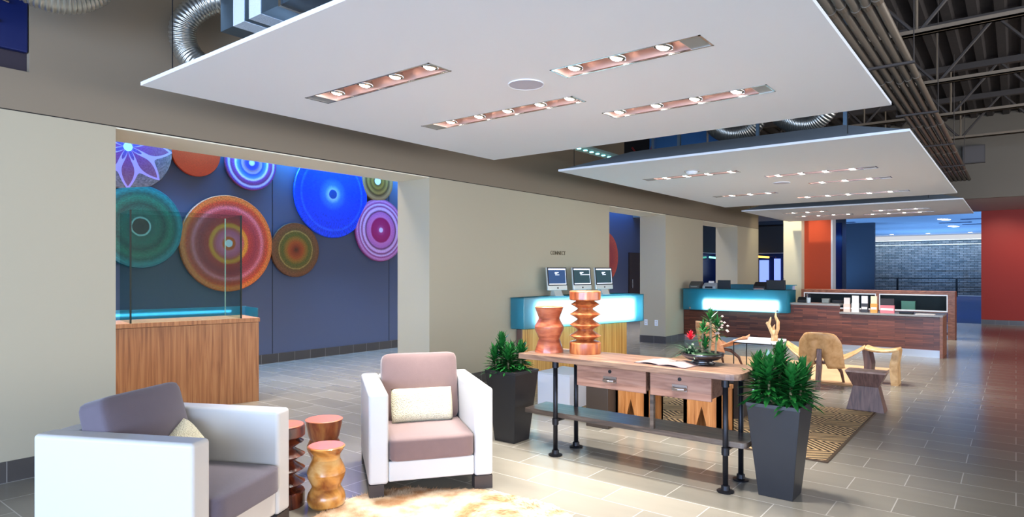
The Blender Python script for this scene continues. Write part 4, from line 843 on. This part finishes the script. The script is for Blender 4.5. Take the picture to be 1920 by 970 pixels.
# railing far off
t=thing('metal_railing','black metal railing in front of the far stone wall','railing',(44.2,-4,0))
ob('top_rail',B(-.03,.03,0,17,1.0,1.05),BLACKM,t)
for k in range(6): ob('post',B(-.04,.04,.8+2.9*k,.9+2.9*k,0,1.02),BLACKM,t)
ob('wire_infill',MB().tube([(0,0,.3),(0,17,.3)],.012,4).tube([(0,0,.55),(0,17,.55)],.012,4).tube([(0,0,.8),(0,17,.8)],.012,4),BLACKM,t)
for i,(x,y) in enumerate(((34.5,6.2),(40.8,4.9),(40.8,1.9))):
    pass
for i,(x,y,a_) in enumerate(((31.6,2.32,20),(36.86,2.33,20))):
    t=thing('ceiling_strip_light',('nearer bright strip light on the blue lit far ceiling','farther bright strip light on the blue lit far ceiling')[i],'light fixture',(x,y,3.6),R(-14),'strip lights on the far ceiling'); ob('diffuser',B(-.35,.35,-.12,.12,-.03,-.0),emit('strip_white','ffffff',6),t); ob('tray',B(-.4,.4,-.16,.16,-.012,0),WHITE,t)
for i,(x,y) in enumerate(((43.4,5.74),(43.4,3.95),(43.4,1.98))):
    t=thing('round_downlight','round downlight in the far ceiling before the stone wall, '+('left one','middle one','right one')[i],'light fixture',(x,y,3.6),0,'downlights washing the stone wall'); ob('trim_ring',MB().lathe([(.12,-.01),(.17,-.01),(.17,0),(.12,0)],20,cap=False),WHITE,t); ob('lens',MB().lathe([(.001,-.006),(.12,-.006),(.12,0),(.001,0)],20),emit('warm_lens','ffe6c0',12),t)
for i,(x,y) in enumerate(((32.2,1.2),(34.2,2.1),(31.2,6.1),(35.8,1.33))):
    t=thing('air_grille','dark air grille in the far blue ceiling, '+('nearest right','middle','left','farthest right')[i],'vent',(x,y,3.6),0,'air grilles in the far ceiling'); ob('frame',B(-.2,.2,-.6,.6,-.01,0),M_('3a4a7a'),t); ob('slats',B(-.17,-.12,-.55,.55,-.016,-.01).box(-.05,0,-.55,.55,-.016,-.01).box(.07,.12,-.55,.55,-.016,-.01),M_('22305a'),t)
# ---------------------------------------------------------------- lights
def area(loc,rot,sx,sy,e,col,name='window_light'):
    l=bpy.data.lights.new(name,'AREA'); l.shape='RECTANGLE'; l.size=sx; l.size_y=sy; l.energy=e; l.color=col
    if name=='gallery_lights': l.spread=R(95)
    o=bpy.data.objects.new(name,l); COL.objects.link(o); o.location=loc; o.rotation_euler=[R(a) for a in rot]; return o
def spotl(loc,tgt,e,col,size=120,name='accent_beam'):
    l=bpy.data.lights.new(name,'SPOT'); l.energy=e; l.color=col; l.spot_size=R(size); l.spot_blend=1; l.shadow_soft_size=.06
    o=bpy.data.objects.new(name,l); COL.objects.link(o); o.location=loc; o.rotation_euler=(Vector(tgt)-Vector(loc)).to_track_quat('-Z','Y').to_euler()
area((-5.85,-1.0,1.75),(0,-90,0),2.9,13,1650,(.50,.68,1))        # glazed front behind the camera, facing +X
area((5,-7.85,1.75),(90,0,0),20,2.9,680,(1,.98,.96))            # glazing along the right side, facing +Y
area((5.5,6.9,3.85),(0,0,0),10,.5,230,(1,.9,.8),'gallery_lights')
area((17,6.9,3.85),(0,0,0),10,.5,190,(.95,.92,.95),'gallery_lights')
area((5.2,9.2,3.87),(25,0,0),9,.1,420,(.07,.4,1),'blue_cove')
area((17,9.1,3.87),(25,0,0),9,.1,130,(.1,.35,1),'blue_cove')
area((43.9,3,3.55),(0,-25,0),.2,12,150,(.8,.9,1),'stone_wash')
for x,y in ((26,6.5),(30,6.5),(30,.2),(35,4),(35,-.5),(40,5.5),(40,1.5),(26,-.5),(42.5,3.5)):
    spotl((x,y,.12),(x+.5,y,3.6),300,(.2,.5,1),165,'blue_ceiling_fill')  # unseen spots added to turn the far ceiling blue
for x,y in ((25,1.2),(28,2.5),(25.5,4.5),(24.5,-.3)): spotl((x,y,3.55),(x,y,0),60,(.12,.3,1),130,'blue_ceiling_beam')
spotl((17.3,4.9,3.6),(18.3,4.75,1.6),120,(1,.87,.62),100); spotl((18.25,4.15,3.12),(18.6,4.2,1.5),11,(1,.85,.7),110)
for y in (.3,-.9): spotl((20.9,y,3.12),(22.1,y,1.2),60,(1,.8,.65),110)
w=bpy.data.worlds.new('world'); S.world=w; w.use_nodes=True; w.node_tree.nodes['Background'].inputs[0].default_value=(.88,.92,1,1); w.node_tree.nodes['Background'].inputs[1].default_value=.6
# ---------------------------------------------------------------- camera
cd=bpy.data.cameras.new('camera'); cam=bpy.data.objects.new('camera',cd); COL.objects.link(cam); cam.location=(0,0,1.5)
cam.rotation_euler=(R(90),0,math.atan(945/1202)-math.pi/2); cd.sensor_width=36; cd.lens=1202/1920*36; cd.shift_y=22/1920; cd.clip_end=200
S.camera=cam
v=S.view_settings; v.view_transform='Standard'; v.look='None'; v.exposure=.36; v.gamma=1; v.use_curve_mapping=False
